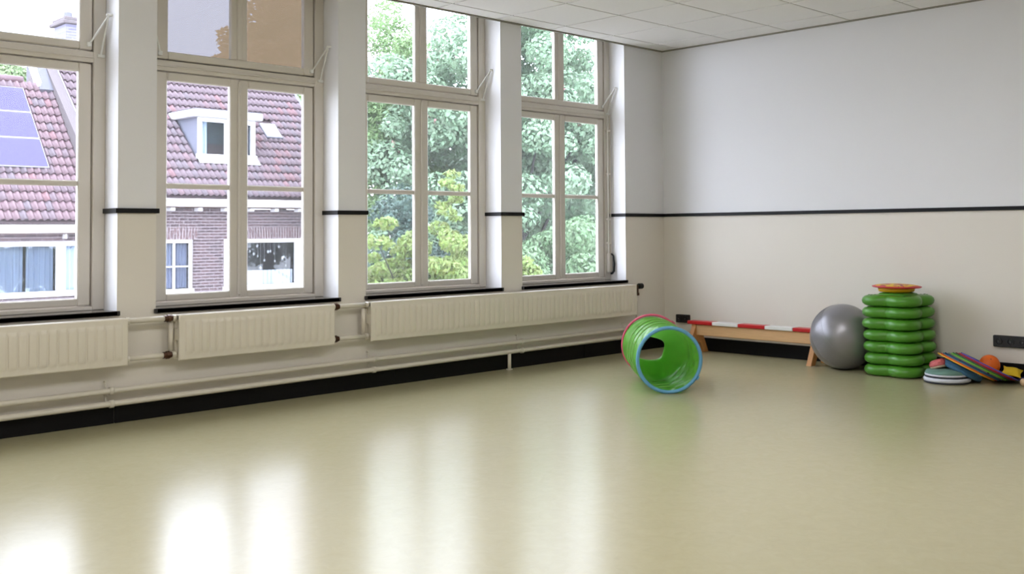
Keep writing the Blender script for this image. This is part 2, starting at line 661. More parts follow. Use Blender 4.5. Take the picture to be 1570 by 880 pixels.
window(1, *WINS[0], 'tall cream window at the left edge, facing the solar panels')
window(2, *WINS[1], 'tall cream window with a brown sun screen over its upper panes, facing the dormer', True)
window(3, *WINS[2], 'tall cream window full of bright green foliage, between two piers')
window(4, *WINS[3], 'tall cream window nearest the end wall, with black lever handle', opener=True)
window(5, *WINS[4], 'tall cream window beside the viewer, left of the picture')

# ------------------------------------------------------------------ radiators and pipes
def radiator(y0, y1, label):
    e = empty('radiator', (0.0, (y0+y1)/2, 0.343))
    W, H = (y1-y0), 0.274
    tag(e, label, 'radiator', 'panel radiators under the windows')
    # front panel with pressed vertical flutes
    per = 0.0508
    nrib = int((W-0.05)/per)
    off = (W-nrib*per)/2
    yv = [-W/2, -W/2+.006]
    bump = [0, 0]
    yv_r = []
    for k in range(nrib):
        for t, hgt in ((0.06, 0), (0.16, .0062), (0.38, .0092), (0.70, .0092), (0.90, .0050), (0.96, 0)):
            yv.append(-W/2+off+(k+t)*per)
            bump.append(hgt)
    yv += [W/2-.006, W/2]
    bump += [0, 0]
    zv = [0, .006, .030, .036, .048, .058, H-.060, H-.050, H-.038, H-.032, H-.006, H]
    zw = [0, 0, 0, .25, .85, 1, 1, .85, .25, 0, 0, 0]
    X1 = 0.130
    v, f = [], []
    nz = len(zv)
    for i, y in enumerate(yv):
        for j, z in enumerate(zv):
            x = X1+bump[i]*zw[j]
            if i in (0, len(yv)-1) or j in (0, nz-1):
                x -= .005
            v.append((x, y, z))
    for i in range(len(yv)-1):
        for j in range(nz-1):
            f.append((i*nz+j, (i+1)*nz+j, (i+1)*nz+j+1, i*nz+j+1))
    n0 = len(v)
    fb = MB()
    fb.add(v, f)
    fb.box(X1-.016, X1-.004, -W/2+.001, W/2-.001, .001, H-.001)
    autosmooth(fb.build('front_panel', M['rad'], e), 30)
    MB().box(.045, .060, -W/2, W/2, .004, H-.004, .004).build('back_panel', M['rad'], e)
    b = MB()
    for k in range(int(W/.03)):
        y = -W/2+.015+k*.03
        b.box(.060, .114, y, y+.002, .03, H-.03)
    b.build('convector_fins', M['rad'], e)
    b = MB()
    b.box(.042, .128, -W/2+.002, W/2-.002, H-.008, H-.001, .002)
    b.build('top_grille', M['rad'], e)
    for s in (-1, 1):
        MB().box(.045, .126, min(s*(W/2-.004), s*(W/2)), max(s*(W/2-.004), s*(W/2)), .12, .19).build('side_bracket', M['rad'], e)
        MB().box(0.0015, .046, s*W*.36-.015, s*W*.36+.015, .04, H-.03).build('wall_bracket', M['rad'], e)
    return e

RZ = 0.343
ra = radiator(-6.352, -5.070, 'cream radiator cut off by the left picture edge, under window with solar panels')
rb = radiator(-4.768, -3.686, 'short cream radiator with brown couplings on both sides, second from the left')
rc = radiator(-3.392, -0.545, 'longest cream radiator, running to the corner under two leafy windows')

def union(b, x, y, z, s=1):
    """hexagonal brass coupling along the wall"""
    def ring(y0, y1, r):
        b.tube([(x, y0, z), (x, y1, z)], r, 8)
    ring(y-.026, y-.008, .020)
    ring(y-.008, y+.012, .024)
    ring(y+.012, y+.026, .018)

def connection(y0, y1, z, label, ycoup):
    e = empty('radiator_pipe', (0, 0, 0))
    tag(e, label, 'pipe', 'short pipes between the radiators')
    b = MB()
    b.tube([(.082, y0+.001, z), (.082, y1-.001, z)], .0165, 12)
    b.build('tube', M['pipe'], e, True)
    b = MB()
    union(b, .082, ycoup, z)
    b.build('coupling', M['brass'], e)
    for yy in (y0+.012, y1-.012):
        MB().tube([(.082, yy-.010, z), (.082, yy+.010, z)], .021, 8).build('end_nut', M['pipe'], e)
    return e

connection(-5.070, -4.768, .598, 'upper cream pipe joining the left radiator to the short one', -4.815)
connection(-5.070, -4.768, .378, 'lower cream pipe joining the left radiator to the short one', -4.820)
connection(-3.686, -3.392, .598, 'upper cream pipe joining the short radiator to the longest one', -3.652)
connection(-3.686, -3.392, .378, 'lower cream pipe joining the short radiator to the longest one', -3.655)
# bleed pipe loops seen beside the short and the long radiators belong to them
for r, yl in ((rb, -(4.768-3.686)/2), (rc, -(3.392-.545)/2)):
    b = MB()
    b.tube([(.060, yl-.020, .045), (.060, yl-.020, .24)], .015, 10)
    b.build('side_header', M['rad'], r, True)

# thermostatic valve at the corner end of the long radiator
e = empty('radiator_valve', (.088, -.545, .59))
tag(e, 'dark brass radiator valve with round knob at the corner end', 'valve')
b = MB()
b.tube([(0, .001, 0), (0, .055, 0)], .012, 10)
b.tube([(0, .045, -.075), (0, .045, .02)], [.016, .016], 8)
b.tube([(0, .045, -.075), (0, .045, -.05)], .022, 6)
b.build('valve_body', M['brass'], e)
b = MB()
b.tube([(0.0, .055, .008), (.0, .070, .008), (0, .115, .008), (0, .12, .008)], [.018, .026, .026, .020], 14)
b.build('knob', M['black'], e)
MB().tube([(0, .045, -.075), (0, .045, -.20), (-.012, .045, -.36), (-.028, .045, -.378)], .0095, 10).build('supply_pipe', M['pipe'], e, True)

def long_pipe(z0, z1, name, label, legs=False):
    e = empty(name, (0, 0, 0))
    tag(e, label, 'pipe', 'heating pipes along the window wall')
    ya, yb = RY+.002, -.30
    zz = lambda y: z0+(z1-z0)*(y+5.7)/5.0
    pts = [(.060, ya, zz(ya)), (.060, -5.0, zz(-5.0)), (.060, -2.5, zz(-2.5)), (.060, yb, zz(yb)), (.045, yb+.03, zz(yb)), (.014, yb+.035, zz(yb))]
    MB().tube(pts, .0165, 12).build('tube', M['pipe'], e, True)
    for y in (-8.9, -7.0, -5.137, -3.326, -1.899, -.60):
        b = MB()
        b.tube([(.060, y-.012, zz(y)), (.060, y+.012, zz(y))], .0225, 12)
        b.box(.0015, .045, y-.008, y+.008, zz(y)-.006, zz(y)+.006)
        b.tube([(.026, y-.02, zz(y)-.012), (.026, y-.02, zz(y)+.052)], .0045, 8)
        b.tube([(.0015, y-.02, zz(y)+.05), (.030, y-.02, zz(y)+.05)], .0045, 8)
        b.build('pipe_clip', M['pipe'], e, True)
    if legs:
        y = -2.035
        b = MB()
        b.tube([(.060, y, 0.004), (.060, y, zz(y)-.012)], .0145, 12)
        b.tube([(.060, y, 0.0), (.060, y, .006)], .026, 14)
        b.build('support_leg', M['pipe'], e, True)
    return e
long_pipe(.196, .218, 'heating_pipe', 'upper of two cream heating pipes running below the radiators')
long_pipe(.119, .148, 'heating_pipe', 'lower of two cream heating pipes, just above the black baseboard', True)

# ------------------------------------------------------------------ sockets
M['sock'] = mat('black_socket_plastic', srgb(26, 24, 27), 0.4)
M['sockdot'] = mat('grey_socket_insert', srgb(110, 110, 112), 0.4, metal=.6)
def socket(x0, x1, z0, z1, n, label):
    e = empty('wall_socket', ((x0+x1)/2, 0, (z0+z1)/2))
    tag(e, label, 'socket')
    W, H = x1-x0, z1-z0
    MB().box(-W/2, W/2, -.034, 0, -H/2, H/2, .005).build('housing', M['sock'], e)
    for k in range(n):
        c = -W/2+W*(k+.5)/n
        b = MB()
        b.lathe([(.026, 0), (.026, .006), (.020, .006), (.018, .001)], 20)
        o = b.build('outlet', M['sock'], e, False, (c, -.034, 0), (PI/2, 0, 0))
        MB().lathe([(.0045, 0), (.0045, .008), (.002, .009)], 10).build('contact_pin', M['sockdot'], o)
    return e
socket(.160, .312, .243, .318, 2, 'small black wall socket box in the corner beside the beam')
socket(3.140, 3.400, .232, .316, 3, 'wide black triple wall socket above the pile of toys')

# ------------------------------------------------------------------ balance beam bench
M['wood'] = mat('pine_wood', srgb(214, 172, 124), 0.5, var=.14, scale=7, stretch=(1.2, 14, 14), bump=.05)
M['woodd'] = mat('pine_wood_orange', srgb(196, 138, 80), 0.5, var=.15, scale=8, stretch=(10, 10, 1.5))
M['red'] = mat('red_paint', srgb(190, 26, 30), 0.35)
M['whitep'] = mat('white_gloss_paint', srgb(232, 230, 226), 0.35)
e = empty('balance_beam', (1.135, -.175, 0))
tag(e, 'low wooden balance beam with red and white striped top, along the end wall', 'bench')
x0, x1 = -.69, .69
MB().box(x0+.03, x1-.03, -.028, .028, .160, .258, .006).build('beam', M['wood'], e)
seg = (x1-x0)/5
for k in range(5):
    MB().box(x0+k*seg+.0005, x0+(k+1)*seg-.0005, -.05, .05, .258, .288, .004).build('striped_top', M['red'] if k % 2 == 0 else M['whitep'], e)
for xc in (-.625, .625):
    for s in (-1, 1):
        MB().prism([(s*.030, .258), (s*.150, 0.0), (s*.085, 0.0), (s*.026, .10)][::(1 if s < 0 else -1)], 0, xc-.022, xc+.022).build('leg', M['woodd'], e)
    MB().box(xc-.024, xc+.024, -.040, .040, .100, .258, .004).build('leg_block', M['woodd'], e)
    MB().lathe([(.008, 0), (.008, .003), (.004, .005)], 10).build('bolt', M['brass'], e, False, (xc-.024, -.012, .20), (0, -PI/2, 0))

# ------------------------------------------------------------------ exercise ball
M['ball'] = mat('grey_vinyl', srgb(150, 148, 152), 0.34, metal=.55, spec=.6, var=.04, scale=3)
R = .256
e = empty('exercise_ball', (2.062, -.305, 0))
tag(e, 'large silver grey exercise ball beside the green stack', 'ball')
prof = []
nb = 34
for i in range(nb+1):
    a = -PI/2+PI*i/nb
    r = R*math.cos(a)
    z = R+R*math.sin(a)
    prof.append((max(r, .0015), max(z, .002)))
MB().lathe(prof, 56).build('shell', M['ball'], e, True)
b = MB()
for k in range(-5, 6):
    a = k*.055
    rr = R*math.cos(a)+.0006
    pts = [(rr*math.cos(t*2*PI/48), rr*math.sin(t*2*PI/48), R*math.sin(a)) for t in range(48)]
    b.tube(pts, .0016, 5, closed=True)
b.build('grip_ridges', M['ball'], e, True, (0, 0, R), (.5, .9, .3))
MB().lathe([(.012, 0), (.012, .002), (.006, .003)], 14).build('plug', M['ball'], e, False, (0, .0, 2*R-.003))

# ------------------------------------------------------------------ stack of green clover stones
M['green'] = mat('green_plastic', srgb(78, 142, 40), 0.34, var=.05, scale=4)
M['greend'] = mat('green_grip_dots', srgb(52, 104, 30), 0.5)
def clover(a):
    q = (a+PI/4) % (PI/2)-PI/4             # four round lobes with softened notches
    d, rho = .543, .457
    r = d*math.cos(q)+math.sqrt(max(rho*rho-(d*math.sin(q))**2, .0))
    return (r**14+.70**14)**(1/14)/1.0005
HS = .0865
def stone_meshes():
    R0 = .272
    prof = [(R0*.66, .001), (R0*.83, .003), (R0*.92, .010), (R0*.978, .024), (R0, .043), (R0*.978, .062), (R0*.92, .076),
            (R0*.83, .0833), (R0*.66, .0852), (R0*.50, .0847)]
    b = MB().lathe(prof, 128, clover)
    body = mesh('body', b.v, b.f, M['green'], True)
    b = MB().lathe([(.150, .0), (.150, .004), (.140, .012), (.115, .0175), (.06, .020), (.01, .0205)], 64, lambda a: .93+.07*math.cos(4*a))
    dome = mesh('raised_centre', b.v, b.f, M['green'], True)
    b = MB()
    for k in range(4):
        for rr, dd in ((.175, 0), (.215, -.11), (.215, .11), (.2, 0)):
            a = k*PI/2+dd
            n0 = len(b.v)
            m2 = MB().lathe([(.008, 0), (.007, .0022), (.003, .003)], 8)
            b.add([(p[0]+rr*math.cos(a), p[1]+rr*math.sin(a), p[2]) for p in m2.v], m2.f)
    dots = mesh('grip_dots', b.v, b.f, M['greend'], False)
    return body, dome, dots
body, dome, dots = stone_meshes()
names = ['bottom', 'second from the bottom', 'third from the bottom', 'middle', 'third from the top', 'second from the top', 'top']
SXY = (2.535, -.295)
jit = [(.006, 0, .0), (.004, .004, .03), (.004, -.002, -.02), (0, .003, .02), (-.005, 0, -.03), (-.006, .002, .0), (-.004, -.003, .03)]
base_ang = math.radians(-47)
for k in range(7):
    e = empty('stepping_stone', (SXY[0]+jit[k][0], SXY[1]+jit[k][1], k*HS), base_ang+jit[k][2])
    tag(e, '%s clover-shaped green plastic stepping stone of the stack of seven' % names[k], 'stepping stone', 'stacked green stepping stones')
    ob('body', body, e)
    if k == 6:
        ob('raised_centre', dome, e, (0, 0, .0845))
        ob('grip_dots', dots, e, (0, 0, .0853))['kind'] = 'stuff'
ZT = 7*HS+.0195
M['yellow'] = mat('yellow_plastic', srgb(228, 172, 12), 0.4)
M['crim'] = mat('crimson_plastic', srgb(196, 44, 60), 0.4)
M['orgpat'] = mat('orange_patterned_print', srgb(228, 130, 70), 0.5)
nt = M['orgpat'].node_tree
tc = nt.nodes.new('ShaderNodeTexCoord')
vo = nt.nodes.new('ShaderNodeTexVoronoi')
vo.inputs['Scale'].default_value = 34
nt.links.new(tc.outputs['Object'], vo.inputs['Vector'])
cr = nt.nodes.new('ShaderNodeValToRGB')
cr.color_ramp.interpolation = 'CONSTANT'
cr.color_ramp.elements[0].color = srgb(232, 190, 60)
cr.color_ramp.elements[1].position = .45
cr.color_ramp.elements[1].color = srgb(214, 96, 74)
el = cr.color_ramp.elements.new(.75)
el.color = srgb(150, 50, 90)
sepn = nt.nodes.new('ShaderNodeSeparateColor')
nt.links.new(vo.outputs['Color'], sepn.inputs[0])
nt.links.new(sepn.outputs[0], cr.inputs[0])
nt.links.new(cr.outputs[0], nt.nodes['Principled BSDF'].inputs['Base Color'])
e = empty('play_disc', (SXY[0]-.012, SXY[1]-.01, ZT))
tag(e, 'thick yellow disc lying on top of the green stack', 'disc')
MB().lathe([(.115, 0), (.128, .004), (.134, .016), (.136, .030), (.130, .032), (.1, .033), (.01, .033)], 48).build('body', M['yellow'], e, True)
e = empty('play_disc', (SXY[0]-.008, SXY[1]-.012, ZT+.0335))
e.rotation_euler = (0, math.radians(1.2), 0)
tag(e, 'flat crimson rimmed throwing disc with orange patterned top, above the yellow disc', 'disc')
MB().lathe([(.12, 0), (.175, .001), (.183, .006), (.180, .011), (.165, .014)], 56).build('rim', M['crim'], e, True)
MB().lathe([(.165, .008), (.165, .0148), (.13, .021), (.07, .026), (.01, .0275)], 48).build('printed_top', M['orgpat'], e, True)

# ------------------------------------------------------------------ play tunnel
M['tung'] = mat('green_tunnel_nylon', srgb(130, 206, 88), 0.28, spec=.5, trans=.45, var=.05, scale=9)
M['tunb'] = mat('blue_binding_tape', srgb(98, 160, 196), 0.6)
M['tunp'] = mat('pink_binding_tape', srgb(226, 92, 128), 0.6)
M['tunc'] = mat('pale_green_seam', srgb(150, 202, 108), 0.5, trans=.2)
M['tunw'] = mat('white_care_label', srgb(225, 222, 218), 0.6)
A = Vector((1.790, -2.140, 0))
B = Vector((1.135, -1.545, 0))
axis = (B-A)
TL = axis.length
rz = math.atan2(axis.y, axis.x)
e = empty('play_tunnel', A, rz)
tag(e, 'green pop-up play tunnel with blue front rim lying on the floor', 'tunnel')
RN, RF = .216, .226
def ring_frame(t):
    """centre, radius, tilt of the hoop at t in 0..1"""
    z = RN+(RF-RN)*t
    return z
nu, nv = 96, 60
rng = np.random.default_rng(5)
ph = rng.uniform(0, 2*PI, 12)
coils = [0.0, .36, .50, .66, 1.0]
v, f = [], []
for j in range(nv+1):
    t = j/nv
    R0 = RN+(RF-RN)*t
    for i in range(nu):
        a = 2*PI*i/nu
        # spiral wire: distance to nearest coil (skewed with angle)
        ts = t-.10*math.sin(a-.9)*math.sin(PI*t)
        dmin = min(abs(ts-c) for c in coils)
        sag = min(dmin/.14, 1.0)
        wr = (math.sin(a*5+ph[0]+t*9)*.5+math.sin(a*9+ph[1]-t*15)*.35+math.sin(a*14+ph[2]+t*24)*.28+math.sin(a*3+ph[3]+t*30)*.3)
        lobe = math.exp(-((a-4.0)/.9)**2)*.0
        fold = abs(math.sin(a*3.5+t*11+ph[6]))+abs(math.sin(a*6-t*17+ph[7]))
        r = R0*(1-.045*sag**1.4)+wr*.008*sag*(1-.7*math.exp(-((t-.83)/.12)**2))+(fold-1.2)*.011*sag*(1-.8*math.exp(-((t-.83)/.12)**2))-lobe
        if abs(t) < .02 or abs(t-1) < .02:
            r = R0
        z = R0+r*math.sin(a)
        mid = math.exp(-((t-.83)/.10)**2)
        yy = r*math.cos(a)
        k_ = .92*mid                       # fabric caught and gathered in front of the rear hoop
        ey = .055+(.125+.012*math.sin(3*a+1))*math.cos(a)
        ez = .225+(.080+.010*math.sin(2*a+.5))*math.sin(a)
        yy += (ey-yy)*k_
        z += (ez-z)*k_
        if z < .004:
            z = .004+.002*math.sin(i*.8)**2
        x = TL*t+.012*math.sin(a*3+ph[5])*math.sin(PI*t)
        v.append((x, yy, z))
for j in range(nv):
    for i in range(nu):
        f.append((j*nu+i, j*nu+(i+1) % nu, (j+1)*nu+(i+1) % nu, (j+1)*nu+i))
ob('fabric', mesh('fabric', v, f, M['tung'], True), e)
def hoop(x, R0, rtube, m, name, n=64):
    pts = [(x, R0*math.cos(2*PI*k/n), R0+R0*math.sin(2*PI*k/n)) for k in range(n)]
    b = MB().tube(pts, rtube, 10, closed=True)
    o = b.build(name, m, e, True, (0, 0, rtube*.9))
    return o
hoop(0, RN, .0125, M['tunb'], 'front_rim')
hoop(TL, RF, .0085, M['tunp'], 'rear_rim')
def coil(c, name):
    pts = []
    for k in range(64):
        a = 2*PI*k/64
        t = c+.10*math.sin(a-.9)*math.sin(PI*c)
        R0 = RN+(RF-RN)*t
        zc = R0+(R0+.002)*math.sin(a)
        yc = (R0+.002)*math.cos(a)
        pts.append((TL*t+.012*math.sin(a*3+ph[5])*math.sin(PI*t), yc, max(zc, .007)))
    MB().tube(pts, .005, 8, closed=True).build(name, M['tunc'], e, True)
for c in coils[1:-1]:
    coil(c, 'spiral_wire')
# tie tabs
def tab(x, a, R0, m, l=.045, w=.02, name='tie_tab', rad=0.012):
    b = MB().box(-l/2, l/2, -w/2, w/2, -.002, .004, .0015)
    return b.build(name, m, e, False, (x, (R0+rad)*math.cos(a), R0+.008+(R0+rad)*math.sin(a)), (a-PI/2, 0, 0))
tab(.012, 3.70, RN, M['tunb'], .06, .028)
tab(TL-.012, 2.35, RF, M['tunp'], .045, .03)
tab(TL-.01, 4.35, RF-.03, M['tunp'], .02, .05, rad=-.012)
tab(TL-.01, 5.05, RF-.03, M['tunp'], .02, .06, rad=-.012)
tab(TL-.02, 4.70, RF-.03, M['tunw'], .05, .05, 'care_label', rad=-.012)

# ------------------------------------------------------------------ pile of toys at the right
def colmat(name, rgb, rough=.5, **k):
    return mat(name, srgb(*rgb), rough, **k)
M['pwhite'] = colmat('white_rubber', (214, 216, 226), .5)
M['pdark'] = colmat('dark_rubber', (40, 42, 52), .6)
M['pteal'] = colmat('sage_green_rubber', (104, 140, 128), .6, var=.08)
M['ppink'] = colmat('pink_pebbled_rubber', (206, 104, 106), .6, bump=.6, bscale=90)
M['pblue'] = colmat('slate_blue_felt', (62, 106, 138), .8, var=.25, scale=60)
PC = (2.965, -.43)
e = empty('balance_pad', (PC[0], PC[1], 0))
tag(e, 'white rubber balance pad with dark edge at the bottom of the pile', 'pad')
MB().lathe([(.150, 0), (.160, .003), (.160, .009), (.152, .012)], 44).build('base_ring', M['pdark'], e, True)
MB().lathe([(.150, .011), (.162, .014), (.164, .030), (.158, .038), (.148, .040)], 44).build('body', M['pwhite'], e, True)
MB().lathe([(.146, .039), (.154, .040), (.154, .045), (.140, .048)], 44).build('top_ring', M['pdark'], e, True)
e = empty('balance_pad', (PC[0]-.002, PC[1]+.005, .0482))
tag(e, 'sage green balance pad with white edge stacked on the white pad', 'pad')
MB().lathe([(.142, 0), (.154, .003), (.155, .012), (.150, .016)], 44).build('lower_edge', M['pwhite'], e, True)
MB().lathe([(.150, .015), (.152, .022), (.143, .036), (.115, .045), (.06, .049), (.01, .050)], 44).build('body', M['pteal'], e, True)
e = empty('pebble_pad', (PC[0]-.050, PC[1]-.010, .100))
e.rotation_euler = (0, math.radians(-16), 0)
tag(e, 'small pink pebbled pad lying on the sage green pad', 'pad')
MB().lathe([(.055, -.002), (.062, .002), (.064, .012), (.062, .014)], 32).build('pale_base', colmat('cream_rubber', (196, 176, 150), .6), e, True)
b = MB().lathe([(.062, .013), (.066, .018), (.066, .030), (.058, .048), (.040, .058), (.01, .061)], 32)
b.build('body', M['ppink'], e, True)

TILT = math.radians(26.5)
AZ = math.radians(35)
Rt = (Matrix.Rotation(AZ, 3, 'Z') @ Matrix.Rotation(TILT, 3, 'Y'))
nrm = Rt @ Vector((0, 0, 1))
uu = Rt @ Vector((1, 0, 0))
TROT = Rt.to_euler()
RC = Vector((3.062, -.335, .108))
RR = .200
c = RC-nrm*.033-uu*.012
e = empty('round_cushion', c)
e.rotation_euler = TROT
tag(e, 'slate blue round cushion leaning under the coloured rings', 'cushion')
MB().lathe([(.125, -.026), (.141, -.022), (.147, -.010), (.147, .010), (.141, .022), (.125, .026)], 44).build('body', M['pblue'], e, True)
pts = [(.1475*math.cos(k*2*PI/48), .1475*math.sin(k*2*PI/48), 0) for k in range(48)]
MB().tube(pts, .003, 6, closed=True).build('piping', M['pblue'], e, True)
ringcols = [('yellow', (240, 180, 40)), ('orange red', (226, 84, 30)), ('teal', (28, 122, 142)), ('navy blue', (28, 44, 110)), ('grey green', (112, 128, 96)),
            ('lime green', (126, 200, 52)), ('dark green', (44, 116, 62)), ('maroon', (124, 26, 52)), ('crimson', (190, 30, 58)), ('violet blue', (84, 74, 170))]
order = ['lowest', 'second', 'third', 'fourth', 'fifth', 'sixth', 'seventh', 'eighth', 'ninth', 'topmost']
nR = 48
for k, (nm, rgb) in enumerate(ringcols):
    cc = RC+nrm*(.0084*k)+Vector((0, .002*math.sin(k*2.1), 0))+uu*(.0158*k+.003*math.sin(k*1.7))
    m = colmat(nm.replace(' ', '_')+'_ring', rgb, .45)
    e = empty('throwing_ring', cc)
    e.rotation_euler = TROT
    tag(e, '%s throwing ring, %s of the leaning ring stack' % (nm, order[k]), 'ring', 'coloured rings in the leaning stack')
    rk = RR-.002*(k % 3)
    pts = [(rk*math.cos(t*2*PI/nR), rk*math.sin(t*2*PI/nR), 0) for t in range(nR)]
    v, f = [], []
    sec = [(-.011, -.0031), (-.008, -.0040), (.008, -.0040), (.011, -.0031), (.0118, 0), (.011, .0031), (.008, .0040), (-.008, .0040), (-.011, .0031)]
    ns = len(sec)
    for t in range(nR):
        a = t*2*PI/nR
        for dr, dz in sec:
            v.append(((rk+dr)*math.cos(a), (rk+dr)*math.sin(a), dz))
    for t in range(nR):
        for s_ in range(ns):
            f.append((t*ns+s_, ((t+1) % nR)*ns+s_, ((t+1) % nR)*ns+(s_+1) % ns, t*ns+(s_+1) % ns))
    ob('band', mesh('band', v, f, m, True), e)
    b = MB().box(rk-.0122, rk+.0122, -.008, .008, -.0039, .0039, .001)
    b.build('joint_sleeve', M['pdark'], e, False, None, (0, 0, 1.3+k*.9))
M['porange'] = colmat('orange_rubber', (236, 106, 18), .45, bump=.12, bscale=120)
e = empty('toy_ball', (3.165, -.165, .038))
tag(e, 'small orange ball resting in the coloured rings', 'ball')
prof = [(max(.0735*math.cos(-PI/2+PI*i/24), .001), .0735+.0735*math.sin(-PI/2+PI*i/24)) for i in range(25)]
MB().lathe(prof, 36).build('shell', M['porange'], e, True)
MB().lathe([(.004, 0), (.004, .001)], 10).build('air_plug', M['pdark'], e, False, (.03, -.045, .122), (.9, .6, 0))
# yellow beanbag: four-cornered soft bag
def beanbag(name, loc, rz, s, m, label, seam):
    e = empty(name, loc, rz)
    tag(e, label, 'beanbag')
    n = 16
    v, f = [], []
    for side in (1, -1):
        for i in range(n+1):
            for j in range(n+1):
                x, y = -1+2*i/n, -1+2*j/n
                q = (1-x*x)*(1-y*y)
                pin = 1-.16*((1-x*x)*abs(y)**3+(1-y*y)*abs(x)**3)
                z = .34*q**.55*(1+.18*math.sin(3*x+2*y))*side
                v.append((x*s*pin, y*s*pin, z*s+.06*s*math.sin(2.4*x)*1.0))
    k0 = (n+1)**2
    for side in (0, 1):
        for i in range(n):
            for j in range(n):
                q = [side*k0+i*(n+1)+j, side*k0+(i+1)*(n+1)+j, side*k0+(i+1)*(n+1)+j+1, side*k0+i*(n+1)+j+1]
                f.append(q if side == 0 else q[::-1])
    ob('bag', mesh('bag', v, f, m, True), e)
    pts = []
    for a, bb in (((-1, -1), (1, -1)), ((1, -1), (1, 1)), ((1, 1), (-1, 1)), ((-1, 1), (-1, -1))):
        for t in range(8):
            x = a[0]+(bb[0]-a[0])*t/8
            y = a[1]+(bb[1]-a[1])*t/8
            pin = 1-.16*((1-x*x)*abs(y)**3+(1-y*y)*abs(x)**3)
            pts.append((x*s*pin, y*s*pin, .06*s*math.sin(2.4*x)))
    MB().tube(pts, .0022, 6, closed=True).build('seam', seam, e, True)
    return e
M['pyel'] = colmat('yellow_cotton', (222, 186, 30), .8, bump=.2)
M['pnavy'] = colmat('navy_cotton', (34, 34, 92), .8, bump=.2)
M['pmar'] = colmat('maroon_cotton', (92, 18, 40), .8, bump=.2)
b1 = beanbag('beanbag', (3.43, -.13, .028), .5, .072, M['pnavy'], 'navy blue beanbag on the floor at the end of the pile', M['pnavy'])
b2 = beanbag('beanbag', (3.315, -.135, .072), .3, .066, M['pyel'], 'yellow beanbag with a raised corner beside the orange ball', M['pyel'])
b2.rotation_euler = (.30, .25, .3)
M['wlight'] = colmat('pale_beech', (222, 190, 150), .5, var=.08)
e = empty('wooden_baton', (3.53, -.22, .026))
tag(e, 'round pale wooden baton end at the right picture edge', 'baton')
MB().tube([(-.10, -.06, 0), (-.09, -.055, 0), (.25, .02, 0)], [.020, .026, .026], 16).build('shaft', M['wlight'], e, True)
MB().tube([(-.104, -.061, 0), (-.099, -.06, 0)], [.012, .020], 16).build('rounded_tip', M['wlight'], e, True)

# ------------------------------------------------------------------ outside: ground, houses
GZ = -4.3
M['asph'] = colmat('street_paving', (150, 146, 142), .9, var=.1, scale=2)
tag(MB().box(-60, -.4, -40, 60, GZ-.3, GZ).build('ground', M['asph']), 'street paving and gardens far below the windows', 'ground', kind='structure')

HD = -18.0
M['brick'] = brick_mat('purple_brown_brick', srgb(86, 67, 69), srgb(62, 50, 54), srgb(130, 120, 124))
M['sold'] = brick_mat('soldier_course_brick', srgb(106, 84, 85), srgb(86, 68, 71), srgb(138, 128, 131), True)
M['tile1'] = colmat('plum_red_pantile', (92, 75, 82), .5, var=.12, scale=6)
M['tile2'] = colmat('rose_brown_pantile', (100, 77, 83), .5, var=.12, scale=6)
M['tileb'] = colmat('worn_grey_pantile', (88, 76, 83), .5, var=.12, scale=6)
M['tiler'] = colmat('new_red_pantile', (106, 74, 79), .5, var=.1, scale=6)
M['under'] = colmat('roof_underlay', (70, 56, 58), .9)
M['hwhite'] = colmat('white_house_paint', (205, 204, 206), .5)
M['lead'] = colmat('lead_flashing', (82, 82, 92), .6, var=.15, scale=5)
M['render'] = colmat('grey_mortar_render', (88, 80, 82), .9, var=.16, scale=18)
M['curtain'] = colmat('pale_blue_curtain', (196, 206, 222), .8)
M['blind'] = colmat('blue_grey_blind', (118, 122, 142), .8)
M['net'] = colmat('white_net_curtain', (206, 210, 222), .8)
M['ckd'] = colmat('dormer_cladding', (106, 108, 122), .6)
M['soffit'] = colmat('brown_soffit_board', (96, 74, 66), .8)

def pantile_mesh(wid, gauge, m):
    """one S-shaped clay tile; origin at the middle of its lower edge, +y along the eaves, +s up the slope (x)"""
    n = 8
    L_ = gauge*1.12
    prof = []
    for i in range(n+1):
        t = i/n
        prof.append(((t-.5)*wid*1.02, .030*math.sin(2*PI*t-.6)+.012))
    v, f = [], []
    for (y, z) in prof:
        v += [(0, y, z+.052), (L_, y, z+.004), (.004, y, z+.038)]
    for i in range(n):
        a, b = i*3, (i+1)*3
        f.append((a, a+1, b+1, b))
        f.append((a+2, a, b, b+2))
    return mesh('roof_tile', v, f, m, True)

def roof_tiles(parent, ya, yb, D, Ze, th, gauge, wid, rows, view, skip, mats, seed):
    """tiles in `view` become parts (at most 300), the rest one joined part"""
    rg = random.Random(seed)
    tm = [pantile_mesh(wid, gauge, m) for m in mats]
    cols = int((yb-ya)/wid)
    cand, rest = [], []
    for r in range(rows):
        for c_ in range(cols):
            y = ya+(c_+.5)*wid
            s = r*gauge
            if skip(y, s):
                continue
            (cand if view(y, s) else rest).append((s, y))
    cand.sort()
    rest += cand[300:]
    cand = cand[:300]
    def pos(s, y):
        return (D-s*math.cos(th)+.05*0, y, Ze+s*math.sin(th))
    rot = Matrix(((-math.cos(th), 0, math.sin(th)), (0, -1, 0), (math.sin(th), 0, math.cos(th)))).to_euler()
    for s, y in cand:
        k = rg.random()
        me = tm[0] if k < .62 else tm[1] if k < .82 else tm[2] if k < .94 else tm[3]
        o = ob('roof_tile', me, parent, pos(s, y), rot)
        o.rotation_euler.y += rg.uniform(-.006, .006)
    Rm = rot.to_matrix()
    v0 = [Rm @ Vector(p.co) for p in tm[0].vertices]
    f0 = [tuple(p.vertices) for p in tm[0].polygons]
    b = MB()
    for s, y in rest:
        p = Vector(pos(s, y))
        b.add([p+q for q in v0], f0)
    o = b.build('further_roof_tiles', mats[0], parent, True)
    o['kind'] = 'stuff'

